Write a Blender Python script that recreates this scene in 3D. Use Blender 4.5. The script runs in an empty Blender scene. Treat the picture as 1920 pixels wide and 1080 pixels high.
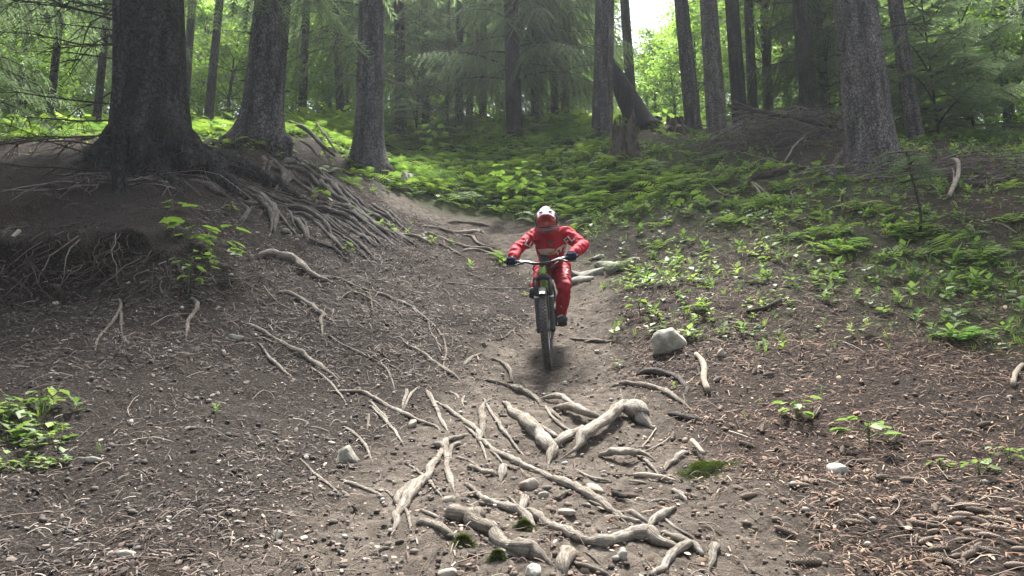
import bpy, bmesh, math, random
import numpy as np
from mathutils import Vector, Matrix

# ------------------------------------------------------------------ camera, world, sun, exposure
SC = bpy.context.scene
COL = SC.collection
R = math.radians
F_PX, PITCH, CAM_Z = 1478.0, R(13.0), 1.5
cam_d = bpy.data.cameras.new('camera')
cam_d.sensor_width = 36.0
cam_d.lens = F_PX / 1920.0 * 36.0
cam_d.clip_start = 0.05
cam_d.clip_end = 600.0
cam = bpy.data.objects.new('camera', cam_d)
COL.objects.link(cam)
cam.location = (0, 0, CAM_Z)
cam.rotation_euler = (R(90) + PITCH, 0, 0)
SC.camera = cam

SUN_ELEV, SUN_AZ = R(68), R(8)          # azimuth measured from +Y (view direction) towards +X
world = bpy.data.worlds.new('World')
SC.world = world
world.use_nodes = True
wn = world.node_tree
sky = wn.nodes.new('ShaderNodeTexSky')
sky.sky_type = 'NISHITA'
sky.sun_disc = False
sky.sun_elevation = SUN_ELEV
sky.sun_rotation = SUN_AZ
sky.dust_density = 4.0
sky.ozone_density = 1.0
bg = wn.nodes['Background']
hsv = wn.nodes.new('ShaderNodeHueSaturation')
hsv.inputs['Saturation'].default_value = 0.45          # thin bright cloud
wn.links.new(sky.outputs[0], hsv.inputs['Color'])
wn.links.new(hsv.outputs[0], bg.inputs[0])
bg.inputs[1].default_value = 0.10
sun_d = bpy.data.lights.new('sun', 'SUN')
sun_d.energy = 5.0
sun_d.angle = R(11)
sun_d.color = (1.0, 0.965, 0.91)
sun = bpy.data.objects.new('sun', sun_d)
COL.objects.link(sun)
sdir = Vector((math.cos(SUN_ELEV) * math.sin(SUN_AZ), math.cos(SUN_ELEV) * math.cos(SUN_AZ), math.sin(SUN_ELEV)))
sun.rotation_euler = sdir.to_track_quat('Z', 'Y').to_euler()
SC.view_settings.view_transform = 'Standard'
SC.view_settings.look = 'None'
SC.view_settings.exposure = 1.8
SC.view_settings.gamma = 1.0
SC.cycles.use_denoising = True
SC.cycles.max_bounces = 6
SC.cycles.diffuse_bounces = 3
SC.cycles.glossy_bounces = 2
SC.cycles.transmission_bounces = 4
SC.cycles.transparent_max_bounces = 4
SC.cycles.volume_bounces = 0
SC.cycles.sample_clamp_indirect = 6.0

# ------------------------------------------------------------------ noise, rays, mesh helpers
RNG = np.random.default_rng(11)
random.seed(5)

def _hash(ix, iy, iz, seed):
    h = (ix.astype(np.int64) * 374761393 + iy.astype(np.int64) * 668265263 + iz.astype(np.int64) * 2147483647 + seed * 1274126177) & 0xffffffff
    h = ((h ^ (h >> 13)) * 1274126177) & 0xffffffff
    h = h ^ (h >> 16)
    return (h & 0xffff) / 65535.0

def vnoise(x, y, z=0.0, seed=0):
    x = np.asarray(x, float); y = np.asarray(y, float); z = np.asarray(z, float) + np.zeros_like(x)
    x0, y0, z0 = np.floor(x), np.floor(y), np.floor(z)
    fx, fy, fz = x - x0, y - y0, z - z0
    fx, fy, fz = [f * f * (3 - 2 * f) for f in (fx, fy, fz)]
    out = 0
    for dx in (0, 1):
        for dy in (0, 1):
            for dz in (0, 1):
                w = (fx if dx else 1 - fx) * (fy if dy else 1 - fy) * (fz if dz else 1 - fz)
                out = out + w * _hash(x0 + dx, y0 + dy, z0 + dz, seed)
    return out * 2 - 1

def fbm(x, y, z=0.0, oct=4, seed=0, gain=0.5):
    a, s, t = 1.0, 0.0, 0.0
    for i in range(oct):
        k = 2.03 ** i
        s = s + a * vnoise(np.asarray(x) * k + 7.1 * i, np.asarray(y) * k - 3.3 * i, np.asarray(z) * k, seed + i)
        t += a; a *= gain
    return s / t

CP, SP = math.cos(PITCH), math.sin(PITCH)
def ray(px, py):
    u = (np.asarray(px, float) - 960) / F_PX
    v = (540 - np.asarray(py, float)) / F_PX
    return np.stack([u, CP - SP * v, SP + CP * v], -1)

def at(px, py, Y):                       # point seen at that pixel of the photograph at horizontal distance Y
    d = ray(px, py)
    p = d * (np.asarray(Y, float) / d[..., 1])[..., None]
    p[..., 2] += CAM_Z
    return p

def smooth(a, b, x):
    t = np.clip((np.asarray(x, float) - a) / (b - a), 0, 1)
    return t * t * (3 - 2 * t)

# ------------------------------------------------------------------ the hillside: heights fitted through measured points
CTRL = [  # (pixel x, pixel y, distance)
    (960,1080,3.3),(1000,900,4.6),(1000,800,5.7),(1030,690,7.3),(1080,560,9.5),(1000,480,11.4),(850,410,13.8),
    (900,330,17),(900,270,20.5),(900,237,24.5),
    (0,1080,3.25),(300,1080,3.2),(0,900,4.2),(300,900,4.4),(0,700,5.6),(300,700,5.9),(600,900,4.5),(600,800,5.5),(600,700,6.5),
    (800,640,7.5),(640,600,7.5),(800,540,9.0),(0,585,6.9),(200,585,7.05),(350,590,7.1),
    (0,425,7.9),(200,415,8.0),(340,425,8.0),
    (0,340,8.9),(270,325,9.3),(0,295,10.6),(130,272,11.5),(460,470,8.4),(560,490,8.6),(600,400,9.9),(700,470,9.6),(500,350,10.0),
    (420,285,11.8),(490,272,12.6),(700,400,11.6),(640,345,12.6),(690,318,14.6),(760,400,13),
    (600,260,19),(450,245,20),(50,252,21),(250,250,20),
    (1250,1080,3.3),(1600,1080,3.3),(1920,1080,3.2),(1250,900,4.6),(1600,900,4.35),(1900,900,4.25),(1250,780,5.7),(1600,750,5.55),(1900,750,5.3),
    (1250,640,7.2),(1600,600,7.0),(1900,600,6.7),(1150,540,9.2),(1250,520,9.0),(1600,480,8.9),(1900,450,8.8),
    (1150,440,11.4),(1300,420,11.2),(1600,380,10.8),(1900,350,11),(1640,312,12.6),(1450,300,14),(1400,265,16.5),(1200,300,16.2),(1140,252,19),
    (1250,250,19.5),(1900,288,13),(1750,262,16),(1550,250,18),(1100,300,17),
]
_c = np.array(CTRL, float)
_pts = at(_c[:, 0], _c[:, 1], _c[:, 2])
_extra = [(0,0,0),(-4,0,.15),(4,0,.1),(-9,0,.5),(9,0,.4),(0,1.6,.48),(-3,1.6,.62),(3,1.6,.55),(-10,5,2.6),(10,5,2.4),(-12,9,5.2),(12,10,4.8),
          (-20,20,11),(22,20,10.2),(0,32,16.0),(-16,32,16.0),(18,32,15.6),(0,46,22),(-30,46,21.5),(34,46,21.5),(0,70,31),(-45,70,31),(45,70,31),
          (0,110,45),(-70,110,45),(70,110,45),(-40,20,11.5),(40,20,11)]
_pts = np.concatenate([_pts, np.array(_extra, float)])

def bank(x, y):                          # eroded bank on the left: fraction up the step
    e = 7.42 + 0.16 * np.sin(x * 1.7 + 0.6) + 0.1 * np.sin(x * 4.1) + 0.25 * smooth(-3.6, -2.2, x) + .22 * vnoise(np.asarray(x) * 1.6, np.asarray(x) * 0 + 3.3, seed=6) + .12 * vnoise(np.asarray(x) * 4.3, np.asarray(y) * 2, seed=9)
    s = smooth(-0.28, 0.3, y - e)
    fade = 1 - smooth(-4.5, -2.9, x)
    return s, fade
BANK_H = 0.66
def _step(x, y):
    s, fd = bank(x, y)
    return BANK_H * s * fd

def _tps(r2):
    return 0.5 * r2 * np.log(r2 + 1e-9)
_n = len(_pts)
_X = _pts[:, :2]
_A = np.zeros((_n + 3, _n + 3))
_A[:_n, :_n] = _tps(((_X[:, None] - _X[None]) ** 2).sum(-1)) + np.eye(_n) * 0.02
_A[:_n, _n:] = np.c_[np.ones(_n), _X]
_A[_n:, :_n] = _A[:_n, _n:].T
_b = np.r_[_pts[:, 2] - _step(_pts[:, 0], _pts[:, 1]), 0, 0, 0]
_W = np.linalg.solve(_A, _b)
def _rbf(x, y):
    q = np.stack([np.ravel(x), np.ravel(y)], -1)
    out = np.empty(len(q))
    for i in range(0, len(q), 20000):
        s = q[i:i + 20000]
        d2 = ((s[:, None] - _X[None]) ** 2).sum(-1)
        out[i:i + 20000] = _tps(d2) @ _W[:_n] + _W[_n] + s @ _W[_n + 1:]
    return out.reshape(np.shape(x))
GX0, GX1, GY0, GY1, GS = -46.0, 46.0, -2.0, 80.0, 0.2
_gx = np.arange(GX0, GX1 + GS, GS); _gy = np.arange(GY0, GY1 + GS, GS)
_G = _rbf(*np.meshgrid(_gx, _gy, indexing='ij'))
def _base(x, y):
    fx = np.clip((x - GX0) / GS, 0, len(_gx) - 1.001); fy = np.clip((y - GY0) / GS, 0, len(_gy) - 1.001)
    i = fx.astype(int); j = fy.astype(int); a = fx - i; b = fy - j
    return (_G[i, j] * (1 - a) * (1 - b) + _G[i + 1, j] * a * (1 - b) + _G[i, j + 1] * (1 - a) * b + _G[i + 1, j + 1] * a * b)

def Hc(x, y):                            # the hillside without its small lumps
    x = np.asarray(x, float); y = np.asarray(y, float)
    return _base(x, y) + _step(x, y)

def H(x, y):
    x = np.asarray(x, float); y = np.asarray(y, float)
    z = _base(x, y) + _step(x, y)
    near = 1 - 0.5 * smooth(10, 30, y)
    z = z + 0.07 * fbm(x * 0.9, y * 0.9, oct=2, seed=3)
    z = z + 0.07 * smooth(6.5, 8, y) * fbm(x * 1.9 + 4, y * 1.9, oct=4, seed=33)
    z = z + 0.035 * smooth(6.5, 8, y) * (1 - smooth(13, 16, y)) * (1 - smooth(-1.5, -.3, x)) * fbm(x * 6.5, y * 6.5, oct=3, seed=35)
    z = z + 0.045 * near * fbm(x * 3.1, y * 3.1, oct=3, seed=21)
    return z

def hit(px, py):                         # where the ray through a pixel meets the hillside
    d = ray(np.atleast_1d(px), np.atleast_1d(py))
    ts = 1.6 * (1.012 ** np.arange(340))
    P = d[:, None, :] * ts[None, :, None]
    dz = P[..., 2] + CAM_Z - Hc(P[..., 0], P[..., 1])
    below = dz < 0
    k = np.where(below.any(1), below.argmax(1), len(ts) - 1)
    k = np.maximum(k, 1)
    tt = ts[k][:, None] * (1 + np.linspace(-.06, .05, 34))[None]
    P = d[:, None, :] * tt[..., None]
    dz = P[..., 2] + CAM_Z - H(P[..., 0], P[..., 1])
    below = dz < 0
    k = np.maximum(np.where(below.any(1), below.argmax(1), tt.shape[1] - 1), 1)
    n = np.arange(len(k)); d0, d1 = dz[n, k - 1], dz[n, k]
    f = np.clip(d0 / np.where(np.abs(d0 - d1) < 1e-9, 1, d0 - d1), 0, 1)
    t = tt[n, k - 1] + (tt[n, k] - tt[n, k - 1]) * f
    p = d * t[:, None]
    p[:, 2] += CAM_Z
    return p, t                          # t is the depth along the optical axis
def hit1(px, py):
    p, t = hit(px, py)
    return p[0], float(t[0])

def normals(x, y, e=0.03):
    gx = (H(x + e, y) - H(x - e, y)) / (2 * e); gy = (H(x, y + e) - H(x, y - e)) / (2 * e)
    n = np.stack([-gx, -gy, np.ones_like(gx)], -1)
    return n / np.linalg.norm(n, axis=-1, keepdims=True)

def np_mesh(name, V, F, mats, tint=None, smooth_shade=False, mat_idx=None):
    me = bpy.data.meshes.new(name)
    V = np.ascontiguousarray(V, np.float32); F = np.ascontiguousarray(F, np.int32)
    k = F.shape[1]
    me.vertices.add(len(V)); me.vertices.foreach_set('co', V.ravel())
    me.loops.add(F.size); me.loops.foreach_set('vertex_index', F.ravel())
    me.polygons.add(len(F))
    me.polygons.foreach_set('loop_start', np.arange(0, F.size, k, dtype=np.int32))
    if mat_idx is not None:
        me.polygons.foreach_set('material_index', np.asarray(mat_idx, np.int32))
    if smooth_shade:
        me.polygons.foreach_set('use_smooth', np.ones(len(F), bool))
    me.update(calc_edges=True)
    if tint is not None:
        a = me.color_attributes.new('tint', 'FLOAT_COLOR', 'POINT')
        t = np.ones((len(V), 4), np.float32); t[:, :tint.shape[1]] = tint
        a.data.foreach_set('color', t.ravel())
    for m in (mats if isinstance(mats, (list, tuple)) else [mats]):
        me.materials.append(m)
    return me

def link(name, data, parent=None, loc=None, rot=None, scale=None):
    o = bpy.data.objects.new(name, data)
    COL.objects.link(o)
    if parent is not None: o.parent = parent
    if loc is not None: o.location = loc
    if rot is not None: o.rotation_euler = rot
    if scale is not None: o.scale = (scale,) * 3 if np.isscalar(scale) else scale
    return o

def tag(o, label=None, cat=None, group=None, kind=None):
    if label: o['label'] = label
    if cat: o['category'] = cat
    if group: o['group'] = group
    if kind: o['kind'] = kind
    return o

class Soup:                              # collects quads / triangles (triangles stored as degenerate-free separate list)
    def __init__(self): self.V = []; self.F = []; self.M = []; self.n = 0; self.T = []
    def add(self, V, F, m=0, tint=None):
        V = np.asarray(V, float).reshape(-1, 3)
        F = np.asarray(F, int)
        if F.shape[1] == 4:
            F = np.concatenate([F[:, [0, 1, 2]], F[:, [0, 2, 3]]])
        self.V.append(V); self.F.append(F + self.n); self.M.append(np.full(len(F), m))
        if tint is None: tint = (1, 1, 1)
        t = np.asarray(tint, float)
        self.T.append(np.broadcast_to(t, (len(V), 3)).copy())
        self.n += len(V)
        return self
    def mesh(self, name, mats, smooth_shade=True):
        return np_mesh(name, np.concatenate(self.V), np.concatenate(self.F), mats, np.concatenate(self.T), smooth_shade, np.concatenate(self.M))

def catmull(P, n):
    P = np.asarray(P, float)
    if len(P) == 2:
        return P[0] + (P[1] - P[0]) * np.linspace(0, 1, n)[:, None]
    Q = np.vstack([2 * P[0] - P[1], P, 2 * P[-1] - P[-2]])
    s = np.linspace(0, len(P) - 1 - 1e-9, n); i = s.astype(int); t = (s - i)[:, None]
    a, b, c, d = Q[i], Q[i + 1], Q[i + 2], Q[i + 3]
    return 0.5 * ((2 * b) + (-a + c) * t + (2 * a - 5 * b + 4 * c - d) * t ** 2 + (-a + 3 * b - 3 * c + d) * t ** 3)

def tube(P, rad, seg=8, caps=True, wob=0.0, seed=0, flat=1.0, fr=14.0, up=None):
    P = np.asarray(P, float); n = len(P)
    rad = np.broadcast_to(np.asarray(rad, float), (n,))
    T = np.gradient(P, axis=0); T /= np.linalg.norm(T, axis=1, keepdims=True) + 1e-12
    ref = np.array([0, 0, 1.0]) if up is None else np.asarray(up, float)
    if np.abs(T @ ref).max() > 0.97: ref = np.array([0.3, 0.95, 0.1]) if np.abs(T @ np.array([.3, .95, .1])).max() < .95 else np.array([1.0, 0.1, 0])
    A = np.cross(T, ref); A /= np.linalg.norm(A, axis=1, keepdims=True) + 1e-12
    B = np.cross(A, T)
    th = np.linspace(0, 2 * np.pi, seg, endpoint=False)
    ring = A[:, None] * np.cos(th)[None, :, None] + B[:, None] * (np.sin(th) * flat)[None, :, None]
    rr = rad[:, None] * np.ones(seg)
    if wob:
        q = P[:, None] + ring * rad[:, None, None]
        rr = rr * (1 + wob * fbm(q[..., 0] * fr, q[..., 1] * fr, q[..., 2] * fr, oct=3, seed=seed))
    V = (P[:, None] + ring * rr[..., None]).reshape(-1, 3)
    i = np.arange(n - 1)[:, None] * seg; j = np.arange(seg)[None]; k = (j + 1) % seg
    F = np.stack([i + j, i + k, i + seg + k, i + seg + j], -1).reshape(-1, 4)
    if caps:
        c0 = len(V); V = np.vstack([V, P[0], P[-1]])
        jj = np.arange(seg); kk = (jj + 1) % seg; b = (n - 1) * seg
        F = np.vstack([F, np.stack([kk, jj, np.full(seg, c0), np.full(seg, c0)], -1), np.stack([b + jj, b + kk, np.full(seg, c0 + 1), np.full(seg, c0 + 1)], -1)])
    return V, F
def addtube(S, P, rad, seg=8, m=0, tint=None, **k):
    V, F = tube(P, rad, seg, **k)
    tri = np.concatenate([F[:, [0, 1, 2]], F[F[:, 2] != F[:, 3]][:, [0, 2, 3]]])
    if tint is None:                     # grain coordinates: round the tube and along it
        Pn = np.asarray(P, float); n = len(Pn); th = np.linspace(0, 2 * np.pi, seg, endpoint=False)
        ss = np.r_[0, np.cumsum(np.linalg.norm(np.diff(Pn, axis=0), axis=1))]
        g = np.stack([np.broadcast_to(np.cos(th), (n, seg)), np.broadcast_to(np.sin(th), (n, seg)), np.broadcast_to(ss[:, None], (n, seg))], -1).reshape(-1, 3)
        if len(V) > len(g): g = np.vstack([g, [0, 0, ss[0]], [0, 0, ss[-1]]])
        tint = g
    return S.add(V, tri, m, tint)

def tile(TV, TF, M, pos, tint, S=None):  # TV (n,3), TF (m,3), M (N,3,3) rows = images of axes, pos (N,3), tint (N,3)
    N, n = len(pos), len(TV)
    V = np.einsum('vi,nij->nvj', TV, M) + pos[:, None]
    F = TF[None] + (np.arange(N) * n)[:, None, None]
    T = np.repeat(tint, n, axis=0)
    return V.reshape(-1, 3), F.reshape(-1, TF.shape[1]), T

def frames(nrm, az, scale, tilt=None):   # local x,y in the surface, z along the normal
    n = nrm / np.linalg.norm(nrm, axis=1, keepdims=True)
    if tilt is not None:
        n = n + tilt; n /= np.linalg.norm(n, axis=1, keepdims=True)
    a = np.stack([np.cos(az), np.sin(az), np.zeros_like(az)], -1)
    x = a - n * (a * n).sum(1, keepdims=True); x /= np.linalg.norm(x, axis=1, keepdims=True)
    y = np.cross(n, x)
    s = np.asarray(scale, float)
    if s.ndim == 1: s = np.repeat(s[:, None], 3, 1)
    return np.stack([x * s[:, :1], y * s[:, 1:2], n * s[:, 2:3]], 1)

# ------------------------------------------------------------------ materials
class NT:
    def __init__(self, name):
        self.m = bpy.data.materials.new(name); self.m.use_nodes = True
        self.t = self.m.node_tree; self.b = self.t.nodes['Principled BSDF']; self.o = self.t.nodes['Material Output']
    def n(self, kind, **kw):
        x = self.t.nodes.new(kind)
        for k, v in kw.items():
            if k.startswith('i_'):
                key = k[2:]; key = int(key) if key.isdigit() else key
                x.inputs[key].default_value = v
            else: setattr(x, k, v)
        return x
    def l(self, a, b): self.t.links.new(a, b)
    def coord(self, kind='Object', scale=(1, 1, 1)):
        c = self.n('ShaderNodeTexCoord'); mp = self.n('ShaderNodeMapping'); mp.inputs['Scale'].default_value = scale
        self.l(c.outputs[kind], mp.inputs[0]); return mp.outputs[0]
    def noise(self, v, scale, detail=5, rough=0.6, dist=0.0):
        x = self.n('ShaderNodeTexNoise'); x.inputs['Scale'].default_value = scale; x.inputs['Detail'].default_value = detail
        x.inputs['Roughness'].default_value = rough; x.inputs['Distortion'].default_value = dist
        self.l(v, x.inputs['Vector']); return x.outputs['Fac']
    def ramp(self, fac, stops):
        x = self.n('ShaderNodeValToRGB'); e = x.color_ramp.elements
        while len(e) < len(stops): e.new(0.5)
        for el, (p, c) in zip(e, stops):
            el.position = p; el.color = (*c, 1) if len(c) == 3 else c
        self.l(fac, x.inputs[0]); return x.outputs[0]
    def mix(self, a, b, fac, mode='MIX'):
        x = self.n('ShaderNodeMix', data_type='RGBA', blend_type=mode)
        for s, v in ((x.inputs[0], fac), (x.inputs[6], a), (x.inputs[7], b)):
            if hasattr(v, 'is_linked'): self.l(v, s)
            else: s.default_value = v if not isinstance(v, tuple) or len(v) == 4 else (*v, 1)
        return x.outputs[2]
    def math(self, op, a, b=None):
        x = self.n('ShaderNodeMath', operation=op)
        for s, v in zip(x.inputs, (a, b)):
            if v is None: continue
            if hasattr(v, 'is_linked'): self.l(v, s)
            else: s.default_value = v
        return x.outputs[0]
    def bump(self, h, strength, dist=0.02, prev=None):
        x = self.n('ShaderNodeBump'); x.inputs['Strength'].default_value = strength; x.inputs['Distance'].default_value = dist
        self.l(h, x.inputs['Height'])
        if prev is not None: self.l(prev, x.inputs['Normal'])
        return x.outputs[0]

def mat(name, c1, c2, scale=6.0, stretch=(1, 1, 1), rough=0.85, bump=0.4, bscale=30.0, bdist=0.01, tint=False, trans=0.0, metal=0.0, spec=0.3, rnd=0.0, lo=0.32, hi=0.68, coat=0.0):
    k = NT(name)
    v = k.coord('Object', stretch)
    col = k.ramp(k.noise(v, scale, 6, 0.65), [(lo, c1), (hi, c2)])
    if tint:
        a = k.n('ShaderNodeAttribute', attribute_name='tint')
        col = k.mix(col, a.outputs['Color'], 1.0, 'MULTIPLY')
    if rnd:
        oi = k.n('ShaderNodeObjectInfo')
        hs = k.n('ShaderNodeHueSaturation')
        mr = k.n('ShaderNodeMapRange'); mr.inputs[3].default_value = 1 - rnd; mr.inputs[4].default_value = 1 + rnd
        k.l(oi.outputs['Random'], mr.inputs[0]); k.l(mr.outputs[0], hs.inputs['Value']); k.l(col, hs.inputs['Color'])
        col = hs.outputs[0]
    k.l(col, k.b.inputs['Base Color'])
    k.b.inputs['Roughness'].default_value = rough
    k.b.inputs['Metallic'].default_value = metal
    k.b.inputs['Specular IOR Level'].default_value = spec
    if coat: k.b.inputs['Coat Weight'].default_value = coat; k.b.inputs['Coat Roughness'].default_value = 0.15
    if bump:
        k.l(k.bump(k.noise(v, bscale, 5, 0.65), bump, bdist), k.b.inputs['Normal'])
    if trans:
        tr = k.n('ShaderNodeBsdfTranslucent'); k.l(k.mix(col, (1.38, 1.48, 0.95, 1), 1.0, 'MULTIPLY'), tr.inputs['Color'])
        mx = k.n('ShaderNodeMixShader'); mx.inputs[0].default_value = trans
        k.l(k.b.outputs[0], mx.inputs[1]); k.l(tr.outputs[0], mx.inputs[2]); k.l(mx.outputs[0], k.o.inputs['Surface'])
    return k.m

def bark_mat(name, dark, mid, light, moss=0.0, zst=0.5, scale=21.0, bump=0.9):
    k = NT(name)
    v = k.coord('Object', (1, 1, zst))
    vo = k.n('ShaderNodeTexVoronoi', feature='DISTANCE_TO_EDGE'); vo.inputs['Scale'].default_value = scale
    dv = k.noise(v, 9, 3)
    vv = k.n('ShaderNodeVectorMath', operation='MULTIPLY_ADD')
    cmb = k.n('ShaderNodeCombineXYZ'); k.l(dv, cmb.inputs[0]); k.l(k.noise(v, 11, 3), cmb.inputs[1])
    k.l(cmb.outputs[0], vv.inputs[0]); vv.inputs[1].default_value = (0.16, 0.16, 0.16); k.l(v, vv.inputs[2])
    k.l(vv.outputs[0], vo.inputs['Vector'])
    edge = k.ramp(vo.outputs['Distance'], [(0.0, (0.18, 0.18, 0.18)), (0.15, (1, 1, 1))])
    n1 = k.noise(v, 5, 6, 0.7)
    col = k.ramp(n1, [(0.28, dark), (0.5, mid), (0.74, light)])
    fl = k.noise(v, 42, 4, 0.7)
    col = k.mix(col, k.ramp(fl, [(0.40, dark), (0.66, light)]), 0.32)
    col = k.mix((dark[0] * .55, dark[1] * .55, dark[2] * .55), col, edge)
    st = k.coord('Object', (1, 1, .12))
    col = k.mix(col, k.ramp(k.noise(st, 7, 4, .6), [(0.35, (.35, .35, .36)), (0.62, (1.15, 1.12, 1.1))]), 0.85, 'MULTIPLY')
    if moss:
        g = k.coord('Object', (1, 1, 1)); mk = k.ramp(k.noise(g, 2.3, 5, 0.7), [(0.62 - 0.3 * moss, (0, 0, 0)), (0.72 - 0.2 * moss, (1, 1, 1))])
        col = k.mix(col, (0.05, 0.075, 0.022, 1), k.math('MULTIPLY', mk, 0.6))
    k.l(col, k.b.inputs['Base Color'])
    k.b.inputs['Roughness'].default_value = 0.92; k.b.inputs['Specular IOR Level'].default_value = 0.15
    b1 = k.bump(edge, bump, 0.03)
    b2 = k.bump(fl, bump, 0.025, b1)
    k.l(b2, k.b.inputs['Normal'])
    return k.m

def wood_mat(name, dark, mid, light, bump=1.0):
    k = NT(name)
    c = k.n('ShaderNodeTexCoord'); v = c.outputs['Object']
    a = k.n('ShaderNodeAttribute', attribute_name='tint')
    oi = k.n('ShaderNodeObjectInfo')
    mp = k.n('ShaderNodeMapping'); k.l(a.outputs['Vector'], mp.inputs[0]); mp.inputs['Scale'].default_value = (2.3, 2.3, 5.0)
    cmb = k.n('ShaderNodeCombineXYZ'); k.l(k.math('MULTIPLY', oi.outputs['Random'], 60.0), cmb.inputs[2]); k.l(cmb.outputs[0], mp.inputs['Location'])
    n1 = k.noise(v, 6, 6, 0.7); n2 = k.noise(v, 60, 5, 0.75); gr_ = k.noise(mp.outputs[0], 1.6, 7, 0.72, 0.6)
    col = k.ramp(gr_, [(0.34, dark), (0.47, mid), (0.66, light)])
    col = k.mix(col, k.ramp(n2, [(0.40, dark), (0.62, light)]), 0.28)
    stain = k.ramp(n1, [(0.40, (1, 1, 1)), (0.66, (0.62, 0.55, 0.48))])
    col = k.mix(col, stain, 0.8, 'MULTIPLY')
    k.l(col, k.b.inputs['Base Color']); k.b.inputs['Roughness'].default_value = 0.88; k.b.inputs['Specular IOR Level'].default_value = 0.2
    k.l(k.bump(n2, bump * .6, 0.010, k.bump(gr_, bump, 0.03)), k.b.inputs['Normal'])
    return k.m

MT = {}
MT['bark_dark'] = bark_mat('bark_dark', (0.014, 0.013, 0.013), (0.046, 0.043, 0.043), (0.10, 0.094, 0.092), moss=0.2)
MT['bark_root'] = bark_mat('bark_root', (0.018, 0.017, 0.017), (0.062, 0.058, 0.058), (0.135, 0.127, 0.125), moss=0.15)
MT['bark_grey'] = bark_mat('bark_grey', (0.045, 0.043, 0.043), (0.145, 0.138, 0.138), (0.30, 0.285, 0.28), moss=0.1)
MT['bark_pale'] = bark_mat('bark_pale', (0.070, 0.062, 0.058), (0.20, 0.182, 0.172), (0.38, 0.35, 0.33), moss=0.0, zst=0.6)
MT['bark_far'] = bark_mat('bark_far', (0.036, 0.034, 0.031), (0.095, 0.091, 0.084), (0.18, 0.174, 0.16), moss=0.3)
MT['root_pale'] = wood_mat('root_pale', (0.085, 0.068, 0.053), (0.36, 0.322, 0.268), (0.66, 0.615, 0.54))
MT['root_mid'] = wood_mat('root_mid', (0.050, 0.040, 0.032), (0.23, 0.20, 0.163), (0.52, 0.475, 0.40))
MT['root_dark'] = wood_mat('root_dark', (0.025, 0.022, 0.020), (0.085, 0.076, 0.069), (0.23, 0.21, 0.19))
MT['deadwood'] = wood_mat('deadwood', (0.022, 0.019, 0.016), (0.06, 0.053, 0.047), (0.13, 0.118, 0.105))
MT['stick_pale'] = wood_mat('stick_pale', (0.15, 0.125, 0.095), (0.30, 0.26, 0.205), (0.48, 0.43, 0.36), 0.4)
MT['rotten'] = wood_mat('rotten', (0.006, 0.005, 0.004), (0.030, 0.023, 0.018), (0.20, 0.17, 0.135))
MT['rock_white'] = mat('rock_white', (0.17, 0.16, 0.125), (0.55, 0.53, 0.45), 7, rough=0.85, bump=0.9, bscale=22, bdist=0.02)
MT['rock_grey'] = mat('rock_grey', (0.13, 0.125, 0.10), (0.33, 0.32, 0.265), 8, rough=0.85, bump=0.9, bscale=20, bdist=0.02)
MT['rock_tan'] = mat('rock_tan', (0.17, 0.145, 0.115), (0.40, 0.36, 0.30), 8, rough=0.9, bump=0.8, bscale=24, bdist=0.02)
MT['litter'] = mat('litter', (0.9, 0.9, 0.9), (1, 1, 1), 3, rough=0.85, bump=0.0, tint=True)
MT['pebble'] = mat('pebble', (0.6, 0.6, 0.6), (1, 1, 1), 40, rough=0.85, bump=0.3, bscale=120, tint=True)
MT['needles'] = mat('needles', (0.070, 0.102, 0.072), (0.155, 0.200, 0.140), 1.2, rough=0.6, bump=0, tint=True, trans=0.42, rnd=0.2)
MT['leaf'] = mat('leaf', (0.10, 0.18, 0.032), (0.215, 0.315, 0.068), 0.8, rough=0.5, bump=0, tint=True, trans=0.5, rnd=0.15)
MT['herb'] = mat('herb', (0.110, 0.185, 0.050), (0.235, 0.325, 0.105), 0.5, rough=0.5, bump=0, tint=True, trans=0.42)
MT['moss'] = mat('moss', (0.022, 0.032, 0.008), (0.065, 0.085, 0.02), 14, rough=0.95, bump=0.8, bscale=60)
MT['root_web'] = wood_mat('root_web', (0.024, 0.021, 0.019), (0.100, 0.090, 0.082), (0.30, 0.275, 0.25))
MT['cone'] = mat('cone', (0.12, 0.088, 0.066), (0.30, 0.24, 0.19), 30, rough=0.8, bump=0.5, bscale=80, rnd=0.35)
# ------------------------------------------------------------------ ground masks
TRAIL = [(1000,1080,1.35),(1010,930,1.25),(1020,800,1.0),(1035,690,.75),(1075,600,.55),(1085,545,.5),(1010,470,.6),(945,435,.65),(870,410,.8),(800,398,.7),(740,385,.3)]
_tp, _ = hit([a for a, b, c in TRAIL], [b for a, b, c in TRAIL])
_tc = catmull(np.c_[_tp[:, :2], [c for a, b, c in TRAIL]], 120)
def trail_mask(x, y):
    sh = np.shape(x); q = np.stack([np.ravel(x), np.ravel(y)], -1)
    q = q + 0.22 * np.stack([fbm(q[:, 0] * 1.7, q[:, 1] * 1.7, seed=50), fbm(q[:, 0] * 1.7, q[:, 1] * 1.7, seed=60)], -1)
    out = np.zeros(len(q))
    for i in range(0, len(q), 30000):
        d = np.sqrt(((q[i:i + 30000, None] - _tc[None, :, :2]) ** 2).sum(-1))
        out[i:i + 30000] = (1 - smooth(0.55, 1.15, d / _tc[None, :, 2])).max(1)
    return out.reshape(sh)
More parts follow.
